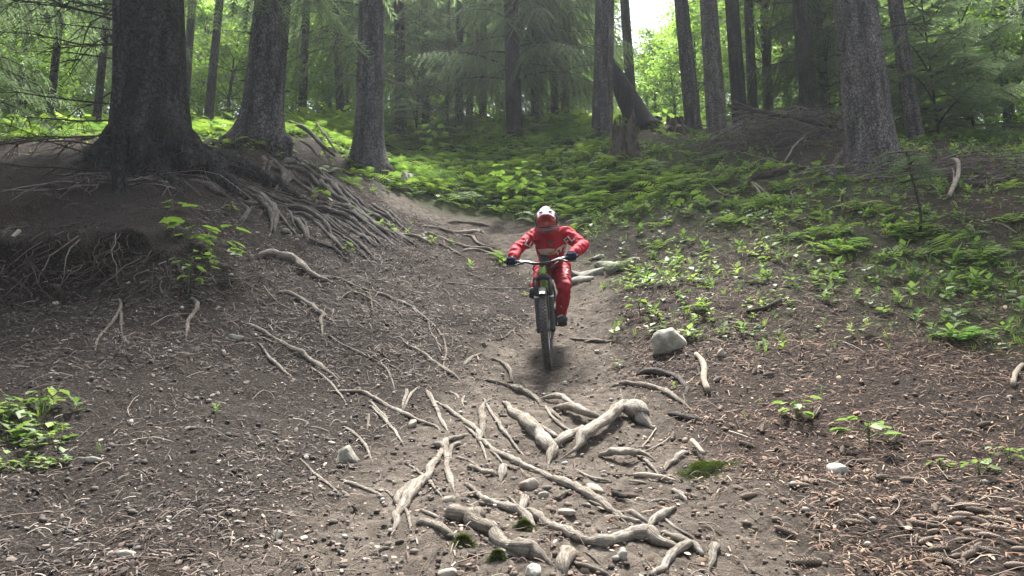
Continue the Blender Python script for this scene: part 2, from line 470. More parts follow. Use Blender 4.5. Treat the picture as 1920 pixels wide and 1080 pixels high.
GREEN = [(960,380,1),(800,350,1),(700,300,.9),(1100,350,1),(1250,350,.92),(1400,330,.65),(1400,400,.68),(1300,450,.48),(1250,520,.5),(1240,590,.35),(1400,500,.4),(1550,430,.6),
 (1600,500,.6),(1750,430,.6),(1850,520,.75),(1850,600,.7),(1700,580,.5),(1500,600,.4),(1350,600,.4),(1350,700,.12),(1500,760,.18),(1700,700,.15),(1650,830,.12),(1850,800,.15),
 (1850,950,.06),(1500,950,0),(1300,900,0),(1200,700,.1),(1160,590,.1),(1150,470,.4),(1050,440,.15),(900,440,0),(800,430,.1),(760,430,.35),(650,380,.2),(600,300,.3),(550,400,.04),
 (700,460,.04),(300,350,.02),(100,330,.04),(100,250,1),(420,250,.8),(400,560,.08),(60,820,.45),(200,800,.06),(100,700,.12),(300,950,0),(600,900,0),(800,600,0),(960,900,0),(1000,700,0),
 (100,500,.02),(250,620,.02),(1500,1060,0),(1550,280,.3),(1850,300,.6),(1850,400,.45),(1250,250,.4),(960,270,1),(1080,380,.9),(1120,420,.8),(620,560,0)]
_gp, _ = hit([a for a, b, c in GREEN], [b for a, b, c in GREEN])
_gv = np.array([c for a, b, c in GREEN], float)
def green_mask(x, y):
    sh = np.shape(x); q = np.stack([np.ravel(x), np.ravel(y)], -1)
    out = np.zeros(len(q))
    for i in range(0, len(q), 30000):
        s = q[i:i + 30000]
        d2 = ((s[:, None] - _gp[None, :, :2]) ** 2).sum(-1) / (0.5 + 0.1 * s[:, 1][:, None]) ** 2
        w = 1.0 / (d2 + 0.02) ** 2
        out[i:i + 30000] = (w * _gv).sum(1) / w.sum(1)
    far = smooth(22, 26, q[:, 1])
    out = out * (1 - far) + 0.9 * far
    return out.reshape(sh)

# ------------------------------------------------------------------ hillside sheet, denser near the viewer
_rr = np.r_[np.geomspace(0.5, 2.4, 40)[:-1], np.geomspace(2.4, 13, 380)[:-1], np.geomspace(13, 130, 130)]
_aa = np.linspace(R(-66), R(66), 430)
_ra, _an = np.meshgrid(_rr, _aa, indexing='ij')
gx, gy = _ra * np.sin(_an), _ra * np.cos(_an)
gz = H(gx, gy)
_tm = trail_mask(gx, gy); _gm = green_mask(gx, gy)
_nearf = 1 - smooth(9, 16, gy)
gz = gz + _nearf * (0.016 * fbm(gx * 13, gy * 13, oct=3, seed=91) + 0.012 * np.abs(fbm(gx * 27, gy * 27, oct=2, seed=95))) * (1 - 0.15 * _tm)
_s, _fd = bank(gx, gy)
lip = _fd * (-0.34 * (.55 + .7 * vnoise(gx * 1.9, gx * 0, seed=44)) * np.exp(-((_s - 0.84) / 0.16) ** 2) + 0.12 * np.exp(-((_s - 0.3) / 0.2) ** 2))
gz = gz + _fd * 0.13 * fbm(gx * 5, gy * 4, gz * 5, oct=4, seed=13) * ((_s > 0.02) & (_s < 0.98))
gV = np.stack([gx, gy + lip, gz], -1).reshape(-1, 3)
nr, nc = gx.shape
_i = np.arange(nr - 1)[:, None] * nc; _j = np.arange(nc - 1)[None]
gF = np.stack([_i + _j, _i + _j + 1, _i + nc + _j + 1, _i + nc + _j], -1).reshape(-1, 4)[:, ::-1]
_red = smooth(-0.1, 0.5, fbm(gx * 0.5, gy * 0.5, seed=77)) * (1 - _tm)
gT = np.stack([_tm, _gm, _red], -1).reshape(-1, 3)

def ground_material():
    k = NT('forest_soil')
    g = k.n('ShaderNodeNewGeometry'); v = g.outputs['Position']
    a = k.n('ShaderNodeAttribute', attribute_name='tint'); sp = k.n('ShaderNodeSeparateColor'); k.l(a.outputs['Color'], sp.inputs[0])
    n_s = k.noise(v, 60, 6, 0.75); n_m = k.noise(v, 9, 6, 0.7); n_l = k.noise(v, 1.3, 4, 0.6)
    soil = k.ramp(n_m, [(0.3, (0.014, 0.0105, 0.0085)), (0.55, (0.040, 0.031, 0.025)), (0.78, (0.10, 0.082, 0.067))])
    fine = k.ramp(n_s, [(0.40, (0.011, 0.008, 0.007)), (0.52, (0.046, 0.037, 0.031)), (0.64, (0.20, 0.17, 0.143))])
    soil = k.mix(soil, fine, 0.55)
    redd = k.ramp(n_s, [(0.40, (0.015, 0.008, 0.006)), (0.53, (0.058, 0.034, 0.026)), (0.66, (0.17, 0.118, 0.092))])
    soil = k.mix(soil, redd, k.math('MULTIPLY', sp.outputs[2], 0.65))
    path = k.ramp(n_m, [(0.30, (0.090, 0.072, 0.056)), (0.5, (0.215, 0.178, 0.142)), (0.70, (0.42, 0.36, 0.295))])
    path = k.mix(path, fine, 0.38)
    tf = k.math('MULTIPLY', sp.outputs[0], k.ramp(n_l, [(0.3, (0.62, 0.62, 0.62)), (0.55, (1, 1, 1))]))
    col = k.mix(soil, path, tf)
    grn = k.ramp(n_m, [(0.3, (0.030, 0.045, 0.014)), (0.7, (0.085, 0.115, 0.036))])
    gf = k.math('MULTIPLY', k.ramp(k.math('ADD', sp.outputs[1], k.math('MULTIPLY', k.math('SUBTRACT', n_m, 0.5), 1.2)), [(0.38, (0, 0, 0)), (0.8, (1, 1, 1))]), 0.85)
    col = k.mix(col, grn, gf)
    k.l(col, k.b.inputs['Base Color'])
    k.b.inputs['Roughness'].default_value = 0.93; k.b.inputs['Specular IOR Level'].default_value = 0.15
    b1 = k.bump(n_m, 0.9, 0.08); b2 = k.bump(n_s, 1.0, 0.04, b1); b3 = k.bump(k.noise(v, 220, 3, 0.7), 0.5, 0.006, b2)
    k.l(b3, k.b.inputs['Normal'])
    return k.m
MT['soil'] = ground_material()
_ft = _tm.reshape(-1)[gF].mean(1) > 0.5
def sheet(name, sel):
    F = gF[sel]; u, inv = np.unique(F, return_inverse=True)
    return link(name, np_mesh(name, gV[u], inv.reshape(-1, 4), MT['soil'], gT[u], True))
tag(sheet('hillside', ~_ft), 'dark soil hillside littered with needles, twigs and small stones', kind='structure')
tag(sheet('dirt_trail', _ft), 'worn pale dirt trail running down between the banks', kind='structure')

# ------------------------------------------------------------------ scattered litter (uncountable)
def scatter(n, rmin, rmax, amin=-50, amax=50, keep=None, seed=0):
    rg = np.random.default_rng(seed)
    r = np.exp(rg.uniform(np.log(rmin), np.log(rmax), n)); a = np.radians(rg.uniform(amin, amax, n))
    x, y = r * np.sin(a), r * np.cos(a)
    if keep is not None:
        m = rg.random(n) < keep(x, y); x, y = x[m], y[m]
    return x, y, rg
def stuff(name, label, cat, V, F, mats, tint, smooth_shade=False):
    if mats is MT['litter']:             # browner needles on the right, greyer soil crumbs on the left
        u = smooth(-2.0, 2.5, V[:, 0])[:, None]
        g = tint.mean(1, keepdims=True)
        tint = (tint * .6 + g * .4 * np.array([[1.03, .99, .97]])) * .85 * (1 - u) + tint * np.array([[1.10, .98, .86]]) * u
    return tag(link(name, np_mesh(name, V, F, mats, tint, smooth_shade)), label, cat, kind='stuff')

def litter():
    pal = np.array([(0.26, 0.20, 0.15), (0.16, 0.112, 0.082), (0.10, 0.066, 0.048), (0.38, 0.325, 0.26), (0.06, 0.043, 0.034), (0.19, 0.115, 0.082)])
    pw = np.array([.15, .26, .26, .03, .18, .12])
    clump = lambda x, y: (0.35 + 0.65 * smooth(-0.35, 0.35, fbm(x * 2.2, y * 2.2, seed=5)))
    # needles and straws
    x, y, rg = scatter(76000, 2.3, 13, keep=lambda x, y: clump(x, y) * (1 - 0.85 * trail_mask(x, y)) * (.6 + .4 * smooth(-1, 1.5, x)), seed=1)
    n = len(x); nr_ = normals(x, y)
    TV = np.array([(-.5, -.5, 0), (.0, -.42, .25), (.5, -.5, 0), (.5, .5, 0), (0, .42, .25), (-.5, .5, 0)]) ; TF = np.array([(0, 1, 4), (0, 4, 5), (1, 2, 3), (1, 3, 4)])
    L = rg.uniform(.012, .055, n) * (1 + .05 * y); w = rg.uniform(.0022, .0055, n) * (1 + 0.09 * y)
    M = frames(nr_, rg.uniform(0, 6.28, n), np.stack([L, w, L * .3], 1), rg.normal(0, .25, (n, 3)))
    pos = np.stack([x, y, H(x, y) + .006 + rg.uniform(0, .016, n)], -1)
    V, F, T = tile(TV, TF, M, pos, pal[rg.choice(6, n, p=pw)] * rg.uniform(.6, 1.25, (n, 1)))
    stuff('needle_litter', 'brown needles and straw bits strewn over the bare soil', 'litter', V, F, MT['litter'], T)
    # bark chips and leaf crumbs
    x, y, rg = scatter(20000, 2.3, 12, keep=lambda x, y: (0.35 + 0.65 * clump(x + 9, y)) * (1 - .25 * trail_mask(x, y)), seed=2)
    n = len(x); nr_ = normals(x, y)
    TV = np.array([(-.5, -.3, 0), (.1, -.5, .06), (.5, 0, 0), (.2, .45, .05), (-.4, .35, 0), (0, 0, .16)]); TF = np.array([(0, 1, 5), (1, 2, 5), (2, 3, 5), (3, 4, 5), (4, 0, 5)])
    s = rg.gamma(2.0, .0045, n).clip(.004, .03) * (1 + .03 * y)
    M = frames(nr_, rg.uniform(0, 6.28, n), np.stack([s * rg.uniform(1, 1.7, n), s, s * 1.2], 1), rg.normal(0, .3, (n, 3)))
    pos = np.stack([x, y, H(x, y) + .01 + rg.uniform(0, .01, n)], -1)
    V, F, T = tile(TV, TF, M, pos, pal[rg.choice(6, n, p=[.22, .22, .2, .12, .14, .1])] * rg.uniform(.6, 1.35, (n, 1)))
    stuff('bark_chips', 'small bark chips and dry leaf crumbs on the soil', 'bark chips', V, F, MT['litter'], T)
    # soil clods
    x, y, rg = scatter(9500, 2.3, 11, keep=lambda x, y: 1 - .6 * green_mask(x, y), seed=3)
    n = len(x)
    bm = bmesh.new(); bmesh.ops.create_icosphere(bm, subdivisions=1, radius=1.0)
    iv = np.array([v.co[:] for v in bm.verts]); itf = np.array([[v.index for v in f.verts] for f in bm.faces]); bm.free()
    iv = iv * (1 + .3 * vnoise(iv[:, 0] * 3, iv[:, 1] * 3, iv[:, 2] * 3, 4))[:, None]
    s = rg.gamma(2.0, .0040, n).clip(.003, .02) * (1 + .03 * y)
    M = frames(normals(x, y), rg.uniform(0, 6.28, n), np.stack([s * rg.uniform(.8, 1.5, n), s, s * .5], 1), rg.normal(0, .2, (n, 3)))
    pos = np.stack([x, y, H(x, y) + .008], -1)
    cl = np.array([(.10, .082, .07), (.065, .052, .045), (.15, .125, .105)])
    V, F, T = tile(iv, itf[::1], M, pos, cl[rg.choice(3, n)] * rg.uniform(.6, 1.3, (n, 1)))
    stuff('soil_clods', 'crumbly dark soil clods covering the slope', 'soil', V, F, MT['litter'], T, False)
    # gravel
    x, y, rg = scatter(2100, 2.4, 13, keep=lambda x, y: .35 + .5 * trail_mask(x, y), seed=4)
    n = len(x)
    s = rg.gamma(1.6, .0038, n).clip(.003, .018) * (1 + .04 * y)
    M = frames(normals(x, y), rg.uniform(0, 6.28, n), np.stack([s * rg.uniform(.9, 1.7, n), s, s * .7], 1), rg.normal(0, .2, (n, 3)))
    pos = np.stack([x, y, H(x, y) + s * .35 + .008], -1)
    cl = np.array([(.52, .50, .45), (.40, .37, .32), (.28, .255, .22), (.62, .61, .56)])
    V, F, T = tile(iv, itf, M, pos, cl[rg.choice(4, n, p=[.25, .4, .27, .08])] * rg.uniform(.5, .95, (n, 1)))
    stuff('gravel', 'pale gravel bits sprinkled over the dirt', 'gravel', V, F, MT['pebble'], T, True)
    # fine curved twigs and rootlets
    S = Soup()
    x, y, rg = scatter(5600, 2.5, 15, keep=lambda x, y: (.55 + .45 * smooth(-1, 1.5, x)) * (1 - .6 * trail_mask(x, y)) * (.35 + .65 * smooth(-.3, .3, fbm(x * 1.1, y * 1.1, seed=8))), seed=6)
    cols = np.array([(.30, .25, .20), (.17, .132, .105), (.095, .070, .055), (.42, .37, .31)])
    n = len(x); m = 7
    L = rg.gamma(2.2, .055, n) + .04
    a = np.where(rg.random(n) < .5, rg.uniform(0, 6.28, n), rg.normal(0, .5, n) + np.where(x > 0, -.35, .55))
    kk = rg.normal(0, .56, n) / np.maximum(L, .12)
    an = a[:, None] + kk[:, None] * np.linspace(0, 1, m)[None] * L[:, None] + np.cumsum(rg.normal(0, .16, (n, m)), 1)
    X_ = x[:, None] + np.cumsum(np.cos(an), 1) * L[:, None] / m; Y_ = y[:, None] + np.cumsum(np.sin(an), 1) * L[:, None] / m
    Z_ = H(X_, Y_) + .008 + rg.uniform(0, .035, n)[:, None] * np.sin(np.linspace(0, np.pi, m))[None] + rg.uniform(-.004, .012, n)[:, None]
    r0 = rg.uniform(.0012, .0034, n) * (1 + .07 * y)
    cc = cols[rg.choice(4, n, p=[.15, .36, .44, .05])] * rg.uniform(.6, 1.1, (n, 1))
    for i in range(n):
        addtube(S, np.stack([X_[i], Y_[i], Z_[i]], -1), np.linspace(r0[i], r0[i] * .45, m), 3, 0, cc[i], caps=False)
    tag(link('fine_twigs', S.mesh('fine_twigs', [MT['litter']])), 'fine curved twigs and rootlets lying all over the slope', 'twigs', kind='stuff')
    # coarser litter farther up the mound and slope
    S2 = []
    x, y, rg = scatter(30000, 6.5, 17, keep=lambda x, y: (1 - .7 * trail_mask(x, y)) * (1 - .5 * green_mask(x, y)), seed=14)
    n = len(x)
    TV = np.array([(-.5, -.5, 0), (.0, -.42, .25), (.5, -.5, 0), (.5, .5, 0), (0, .42, .25), (-.5, .5, 0)]); TF = np.array([(0, 1, 4), (0, 4, 5), (1, 2, 3), (1, 3, 4)])
    L = rg.uniform(.02, .10, n); w = rg.uniform(.004, .012, n)
    M = frames(normals(x, y), rg.uniform(0, 6.28, n), np.stack([L, w, L * .3], 1), rg.normal(0, .3, (n, 3)))
    V, F, T = tile(TV, TF, M, np.stack([x, y, H(x, y) + .012 + rg.uniform(0, .02, n)], -1), pal[rg.choice(6, n, p=pw)] * rg.uniform(.4, .95, (n, 1)))
    stuff('coarse_litter', 'brown bark strips and dead leaves on the mound and upper slope', 'litter', V, F, MT['litter'], T)
    # thick twiggy duff on the mound
    rg = np.random.default_rng(23); n = 17000
    x = rg.uniform(-7.5, -.8, n); y = rg.uniform(6.9, 13.5, n)
    L = rg.gamma(2., .022, n) + .02; w = rg.uniform(.003, .010, n)
    M = frames(normals(x, y), rg.uniform(0, 6.28, n), np.stack([L, w, L * .25], 1), rg.normal(0, .35, (n, 3)))
    V, F, T = tile(TV, TF, M, np.stack([x, y, H(x, y) + .012 + rg.uniform(0, .025, n)], -1), pal[rg.choice(6, n, p=[.16, .26, .24, .07, .19, .08])] * rg.uniform(.5, 1.2, (n, 1)))
    stuff('mound_duff', 'dark twiggy duff covering the mound under the big spruces', 'litter', V, F, MT['litter'], T)
    # root fibres on the eroded bank
    S = Soup(); rg = np.random.default_rng(17)
    for i in range(170):
        x0 = rg.uniform(-6.6, -2.5); y0 = 7.42 + .16 * math.sin(x0 * 1.7 + .6) + .1 * math.sin(x0 * 4.1) + .25 * float(smooth(-3.6, -2.2, x0)) + rg.uniform(-.1, .3)
        L = rg.uniform(.15, .7); m = 9; t = np.linspace(0, 1, m); a = rg.normal(0, 1.1)
        px_ = x0 + L * .8 * t * math.sin(a) + np.cumsum(rg.normal(0, .022, m)); py_ = y0 - .35 * L * t - .1
        s_, f_ = bank(px_, py_)
        z = np.maximum(Hc(px_, py_) + .02, float(Hc(x0, y0)) - L * t * rg.uniform(.6, 1.2) + .02)
        r = rg.uniform(.003, .011)
        addtube(S, np.stack([px_, py_ - .12 * np.sin(t * 3.1), z], -1), np.linspace(r, r * .4, m), 3, 0, cols[rg.choice(4, p=[.05, .25, .68, .02])] * rg.uniform(.25, .8), caps=False)
    tag(link('root_fibres', S.mesh('root_fibres', [MT['litter']])), 'tangle of fine root fibres hanging over the eroded bank', 'root fibres', kind='stuff')
litter()

# ------------------------------------------------------------------ undergrowth (uncountable green cover)
LEAF_V = np.array([(0, 0, 0), (.32, .30, .05), (.72, .26, .04), (1, 0, -.08), (.72, -.26, .04), (.32, -.30, .05), (.5, 0, -.05)])
LEAF_F = np.array([(0, 6, 1), (1, 6, 2), (2, 6, 3), (3, 6, 4), (4, 6, 5), (5, 6, 0)])
LEAF4_V = np.array([(0, 0, 0), (.42, .34, .06), (1, 0, -.08), (.42, -.34, .06), (.5, 0, -.03)])
LEAF4_F = np.array([(0, 4, 1), (1, 4, 2), (2, 4, 3), (3, 4, 0)])
def rosette(nl, seed, up=.45):
    rg = np.random.default_rng(seed); Vs, Fs = [], []
    for i in range(nl):
        a = i * 2.4 + rg.uniform(-.4, .4); el = rg.uniform(.05, up) ; s = rg.uniform(.55, 1.0); h = rg.uniform(.15, 1.0)
        M = Matrix.Rotation(a, 3, 'Z') @ Matrix.Rotation(-el, 3, 'Y')
        V = LEAF4_V * s @ np.array(M).T + np.array([.12 * math.cos(a), .12 * math.sin(a), h])
        Vs.append(V); Fs.append(LEAF4_F + 5 * i)
    return np.vstack(Vs), np.vstack(Fs)
def fern(nf, seed):
    rg = np.random.default_rng(seed); Vs, Fs, n = [], [], 0
    for i in range(nf):
        a = i * 6.28 / nf + rg.uniform(-.3, .3); L = rg.uniform(.75, 1.1); m = 9
        t = np.linspace(.08, 1, m)
        sx = L * t * .85; sz = L * (.85 * t - .62 * t ** 2)
        ca, sa = math.cos(a), math.sin(a)
        for j in range(m):
            w = L * .30 * math.sin(math.pi * (0.12 + .83 * t[j])) ** .8; b = L * .055
            for s in (-1, 1):
                o = np.array([(sx[j] - b, 0, sz[j]), (sx[j] + b, 0, sz[j] + .01), (sx[j] + .07 * L, s * w, sz[j] - .10 * w)])
                Vs.append(np.stack([o[:, 0] * ca - o[:, 1] * sa, o[:, 0] * sa + o[:, 1] * ca, o[:, 2]], -1)); Fs.append(np.array([[0, 1, 2]]) + n); n += 3
    return np.vstack(Vs), np.vstack(Fs)
def grass(nb, seed):
    rg = np.random.default_rng(seed); Vs, Fs = [], []
    for i in range(nb):
        a = rg.uniform(0, 6.28); L = rg.uniform(.5, 1.1); b = rg.uniform(.25, .8); w = .018
        c = np.array([math.cos(a), math.sin(a), 0]); s = np.array([-c[1], c[0], 0]) * w; o = rg.normal(0, .08, 3) * (1, 1, 0)
        Vs.append(np.array([o - s, o + s, o + c * b * .4 * L + s + (0, 0, .65 * L), o + c * b * .4 * L - s + (0, 0, .65 * L), o + c * b * L + (0, 0, .8 * L)]))
        Fs.append(np.array([(0, 1, 2), (0, 2, 3), (3, 2, 4)]) + 5 * i)
    return np.vstack(Vs), np.vstack(Fs)

def undergrowth():
    gcol = np.array([(1.0, 1.0, .9), (.72, .82, .8), (1.35, 1.3, .8), (.55, .68, .62)])
    def cover(n, rmin, rmax, power, tmpls, smin, smax, seed, name, label, cat, upmix=.6, amin=-46, amax=46, patch=.75, pw=(.4, .25, .2, .15), where=lambda x, y: 1.0):
        x, y, rg = scatter(n, rmin, rmax, amin, amax, keep=lambda x, y: where(x, y) * smooth(.08, .34, green_mask(x, y)) * (green_mask(x, y) ** power) * (1 - .97 * trail_mask(x, y)) * (1 - patch + patch * smooth(-.3, .15, fbm(x * .9, y * .9, seed=seed + 100))), seed=seed)
        Vs, Fs, Ts, off = [], [], [], 0
        ch = rg.integers(0, len(tmpls), len(x))
        for i, (tv, tf) in enumerate(tmpls):
            m = ch == i; k = m.sum()
            if not k: continue
            xx, yy = x[m], y[m]
            nn = normals(xx, yy) * (1 - upmix) + np.array([0, 0, 1.0]) * upmix
            s = rg.uniform(smin, smax, k) * (1 + .012 * yy) * (.75 + .5 * green_mask(xx, yy))
            M = frames(nn, rg.uniform(0, 6.28, k), s, rg.normal(0, .12, (k, 3)))
            V, F, T = tile(tv, tf, M, np.stack([xx, yy, H(xx, yy)], -1), gcol[rg.choice(4, k, p=pw)] * rg.uniform(.7, 1.2, (k, 1)))
            Vs.append(V); Fs.append(F + off); Ts.append(T); off += len(V)
        stuff(name, label, cat, np.vstack(Vs), np.vstack(Fs), MT['herb'], np.vstack(Ts))
    cover(52000, 4.0, 26, 1.7, [rosette(5, 1), rosette(6, 2), rosette(4, 3, .8), rosette(9, 12, 1.0), grass(10, 13)], .035, .11, 31, 'leafy_undergrowth', 'low leafy herbs covering the meadow and the right slope', 'undergrowth', where=lambda x, y: 1 - .45 * smooth(1.2, 2.2, x) * (1 - smooth(9, 11.5, y)))
    cover(8500, 9.5, 27, 2.0, [fern(5, 4), fern(6, 5)], .22, .40, 32, 'fern_cover', 'fresh green ferns spreading over the meadow behind the rider', 'ferns', patch=.6, where=lambda x, y: np.maximum(.16, (1 - smooth(1.5, 4.5, x)) * smooth(11, 13, y)), pw=(.4, .15, .4, .05))
    cover(17000, 4.0, 18, 2.2, [grass(9, 6), grass(7, 7)], .05, .12, 33, 'grass_tufts', 'short grass and moss tufts on the slope', 'grass', patch=.7)
    cover(5200, 20, 55, 1.0, [rosette(7, 8), fern(5, 9)], .16, .36, 34, 'distant_undergrowth', 'bright undergrowth of the clearing behind the trunks', 'undergrowth', patch=.2, pw=(.4, .1, .5, 0))
undergrowth()
# ------------------------------------------------------------------ spruces
def spruce_branch(S, O, az, L, rise, droop, rg, dens=1.0, hang=.5, nz=1.3):
    ca, sa = math.cos(az), math.sin(az); m = 9
    t = np.linspace(0, 1, m)
    P = np.stack([L * t * ca, L * t * sa, L * (rise * t - droop * t ** 2)], -1) + O
    side = np.array([-sa, ca, 0])
    P = P + side * (rg.normal(0, .05) * L * t ** 2)[:, None]
    addtube(S, P, np.linspace(.012 + .008 * L, .004, m), 4, 1, (.8, .8, .8), caps=False)
    tv, tn = [], []
    nt = max(6, int(L / .085 * dens))
    for i in range(nt):
        u = .14 + .86 * (i + rg.random()) / nt
        f = u * (m - 1); j = min(int(f), m - 2); b = P[j] + (P[j + 1] - P[j]) * (f - j)
        d = P[j + 1] - P[j]; d /= np.linalg.norm(d)
        s = 1 if i % 2 else -1
        l = L * .40 * (1 - u) ** .7 * rg.uniform(.6, 1.2) + .10
        w = d * .55 + side * s * .8 + np.array([0, 0, -hang * rg.uniform(.3, 1.4)]); w /= np.linalg.norm(w)
        k = max(4, int(l / .042))
        q = np.linspace(.04, 1, k)[:, None]
        pts = b + w * l * q + np.array([0, 0, -.35 * hang]) * l * q ** 2
        c = np.cross(w, [0, 0, 1.0]); c /= np.linalg.norm(c) + 1e-9
        ln = rg.uniform(.055, .10, (k, 1)) * nz; wd = .0105 * nz
        for ss in (-1, 1, 0):
            o = c * ss * .75 + w * .75 + np.array([0, 0, .35 if ss == 0 else -.12]); o /= np.linalg.norm(o)
            wid = np.cross(o, [0.3, .2, 1.0]); wid /= np.linalg.norm(wid) + 1e-9
            tv.append(np.stack([pts - wid * wd, pts + wid * wd, pts + o * ln], 1).reshape(-1, 3))
            tn.append(np.repeat(rg.uniform(.7, 1.3, (k, 1)) * np.array([[1, 1, 1]]), 3, 0))
    V = np.vstack(tv)
    S.add(V, np.arange(len(V)).reshape(-1, 3), 0, np.vstack(tn))

def spruce_crown(seed, height, rad, nb, hang, dens=1.0, rise=.12, droop=.38):
    rg = np.random.default_rng(seed); S = Soup()
    for i in range(nb):
        t = (i + rg.random()) / nb
        L = rad * (1 - t) ** .75 * rg.uniform(.65, 1.15) + .35
        spruce_branch(S, np.array([0, 0, t * height]), i * 2.399 + rg.uniform(-.4, .4), L, rise + .35 * t, droop * rg.uniform(.7, 1.3), rg, dens, hang)
    return S.mesh('spruce_crown', [MT['needles'], MT['deadwood']], False)

CROWN = [spruce_crown(1, 9.0, 2.9, 46, .6, .75), spruce_crown(2, 10.0, 2.6, 58, 1.0, .75, .05, .5), spruce_crown(3, 8.5, 2.2, 46, .8, .75), spruce_crown(4, 10.0, 3.0, 84, .9, .9, .08, .45)]
_yg = np.random.default_rng(8); 
def young_crown(seed, height, rad, nb):
    return spruce_crown(seed, height, rad, nb, .3, 1.1, .2, .25)
YOUNG = young_crown(5, 4.5, 1.5, 42)

def dead_twigs(S, P0, az, L, rg, r=.012, drop=.35):
    m = 7; t = np.linspace(0, 1, m)
    an = az + np.cumsum(rg.normal(0, .12, m))
    P = P0 + np.stack([np.cumsum(np.cos(an)) * L / m, np.cumsum(np.sin(an)) * L / m, L * (.08 * t - drop * t ** 1.6) + np.cumsum(rg.normal(0, .012, m)) * L], -1)
    P[0] = P0
    addtube(S, P, np.linspace(r, r * .3, m), 4, caps=False)
    for k in range(int(3 + L * 5)):
        j = rg.integers(1, m - 1); a2 = an[j] + rg.choice([-1, 1]) * rg.uniform(.5, 1.1); l = L * rg.uniform(.15, .45)
        n = 4; q = np.linspace(0, 1, n)
        Q = P[j] + np.stack([np.cos(a2) * l * q, np.sin(a2) * l * q, -l * .35 * q ** 1.5 + rg.normal(0, .03) * q], -1)
        addtube(S, Q, np.linspace(r * .45, r * .15, n), 3, caps=False)

def trunk_mesh(base, top, r0, r1, flare, fh, lobes, seed, seg=28, rows=70, bury=1.3, amp=.03):
    base = np.asarray(base, float); top = np.asarray(top, float)
    axis = top - base; Lh = np.linalg.norm(axis); ax = axis / Lh
    h = np.r_[np.linspace(-bury, 2.6, int(rows * .7)), np.linspace(2.75, Lh, rows - int(rows * .7))]
    th = np.linspace(0, 2 * np.pi, seg, endpoint=False)
    hh, tt = np.meshgrid(h, th, indexing='ij')
    rr = r0 + (r1 - r0) * np.clip(hh / Lh, 0, 1)
    e = np.exp(-np.clip(hh + .1, 0, None) / fh)
    lob = np.zeros_like(tt)
    for (ang, wdt, s) in lobes:
        d = (tt - ang + np.pi) % (2 * np.pi) - np.pi
        lob += s * np.exp(-(d / wdt) ** 2)
    rr = rr * (1 + flare * e * (.35 + lob))
    x, y = np.cos(tt), np.sin(tt)
    nz = fbm(x * 2.4 + seed, y * 2.4, hh * 1.1, oct=4, seed=seed) * .6 + fbm(x * r0 * 22, y * r0 * 22 + seed, hh * 9, oct=3, seed=seed + 3) * .5
    rr = rr + amp * nz * r0 * 2
    u = np.cross([0, 1.0, 0], ax); u /= np.linalg.norm(u); v = np.cross(ax, u)
    P = ax * hh[..., None] + u * (rr * x)[..., None] + v * (rr * y)[..., None]
    # keep the foot vertical over the slope
    V = P.reshape(-1, 3)
    i = np.arange(len(h) - 1)[:, None] * seg; j = np.arange(seg)[None]; k = (j + 1) % seg
    F = np.stack([i + j, i + k, i + seg + k, i + seg + j], -1).reshape(-1, 4)
    return V, F

def tree_at(px_b, py_b, Y, px_t, w_b, w_t, mat_key, label, group=None, h=16.0, crown=None, crown_start=5.0, crown_scale=1.0, flare=.5, fh=.35, lobes=(), seed=0, twigs=0, twig_range=(.8, 4.5), twig_len=1.0, rot=0.0, name='spruce_tree', cat='tree', moss=False, seg=28, snag=False, stubs=0):
    a = at(px_b, py_b, Y); b = at(px_t, 0, Y + .001)
    d = b - a; d /= np.linalg.norm(d)
    gz0 = float(H(a[0], a[1]))
    base = a + d * ((gz0 - a[2]) / d[2])
    base[2] = float(H(base[0], base[1]))
    dep = base[1] * CP + (base[2] - CAM_Z) * SP
    r_b, r_t = w_b / 2 * dep / F_PX, w_t / 2 * dep / F_PX
    vis = np.linalg.norm(b - base)
    r_end = max(.04, r_b + (r_t - r_b) / max(vis, 1) * h * .55) if not snag else r_t
    r_end = min(r_end, r_b * .55) if not snag else r_end
    root = tag(link(name, None, loc=base), label, cat, group)
    V, F = trunk_mesh(base, base + d * h, r_b, r_end if not snag else r_t, flare, fh, lobes, seed, seg)
    link('trunk', np_mesh('trunk', V, F, MT[mat_key], None, True), root)
    rg = np.random.default_rng(seed + 40)
    for k in range(twigs):
        S = Soup(); hz = rg.uniform(*twig_range); az = rg.uniform(0, 6.28)
        P0 = d * hz + np.array([math.cos(az), math.sin(az), 0]) * r_b * .8
        dead_twigs(S, P0, az, twig_len * rg.uniform(.5, 1.4), rg, .008 + .010 * r_b)
        link('dead_branch', S.mesh('dead_branch', [MT['deadwood']]), root)
    for k in range(stubs):
        hz = rg.uniform(.5, 3.2); az = rg.uniform(0, 6.28); l = rg.uniform(.05, .16); e = np.array([math.cos(az), math.sin(az), rg.uniform(-.3, .3)])
        rr_ = r_b * (1 - .08 * hz)
        S = Soup(); addtube(S, np.array([d * hz + e * rr_ * .8, d * hz + e * (rr_ + l * .5), d * hz + e * (rr_ + l)]), [.022, .014, .009], 6, wob=.3, seed=k, fr=20)
        link('branch_stub', S.mesh('branch_stub', [MT['deadwood']]), root)
    if crown is not None:
        me = CROWN[crown] if isinstance(crown, int) else crown
        link('crown', me, root, loc=tuple(d * crown_start), rot=(0, 0, rot), scale=crown_scale)
    return root, base, r_b, d

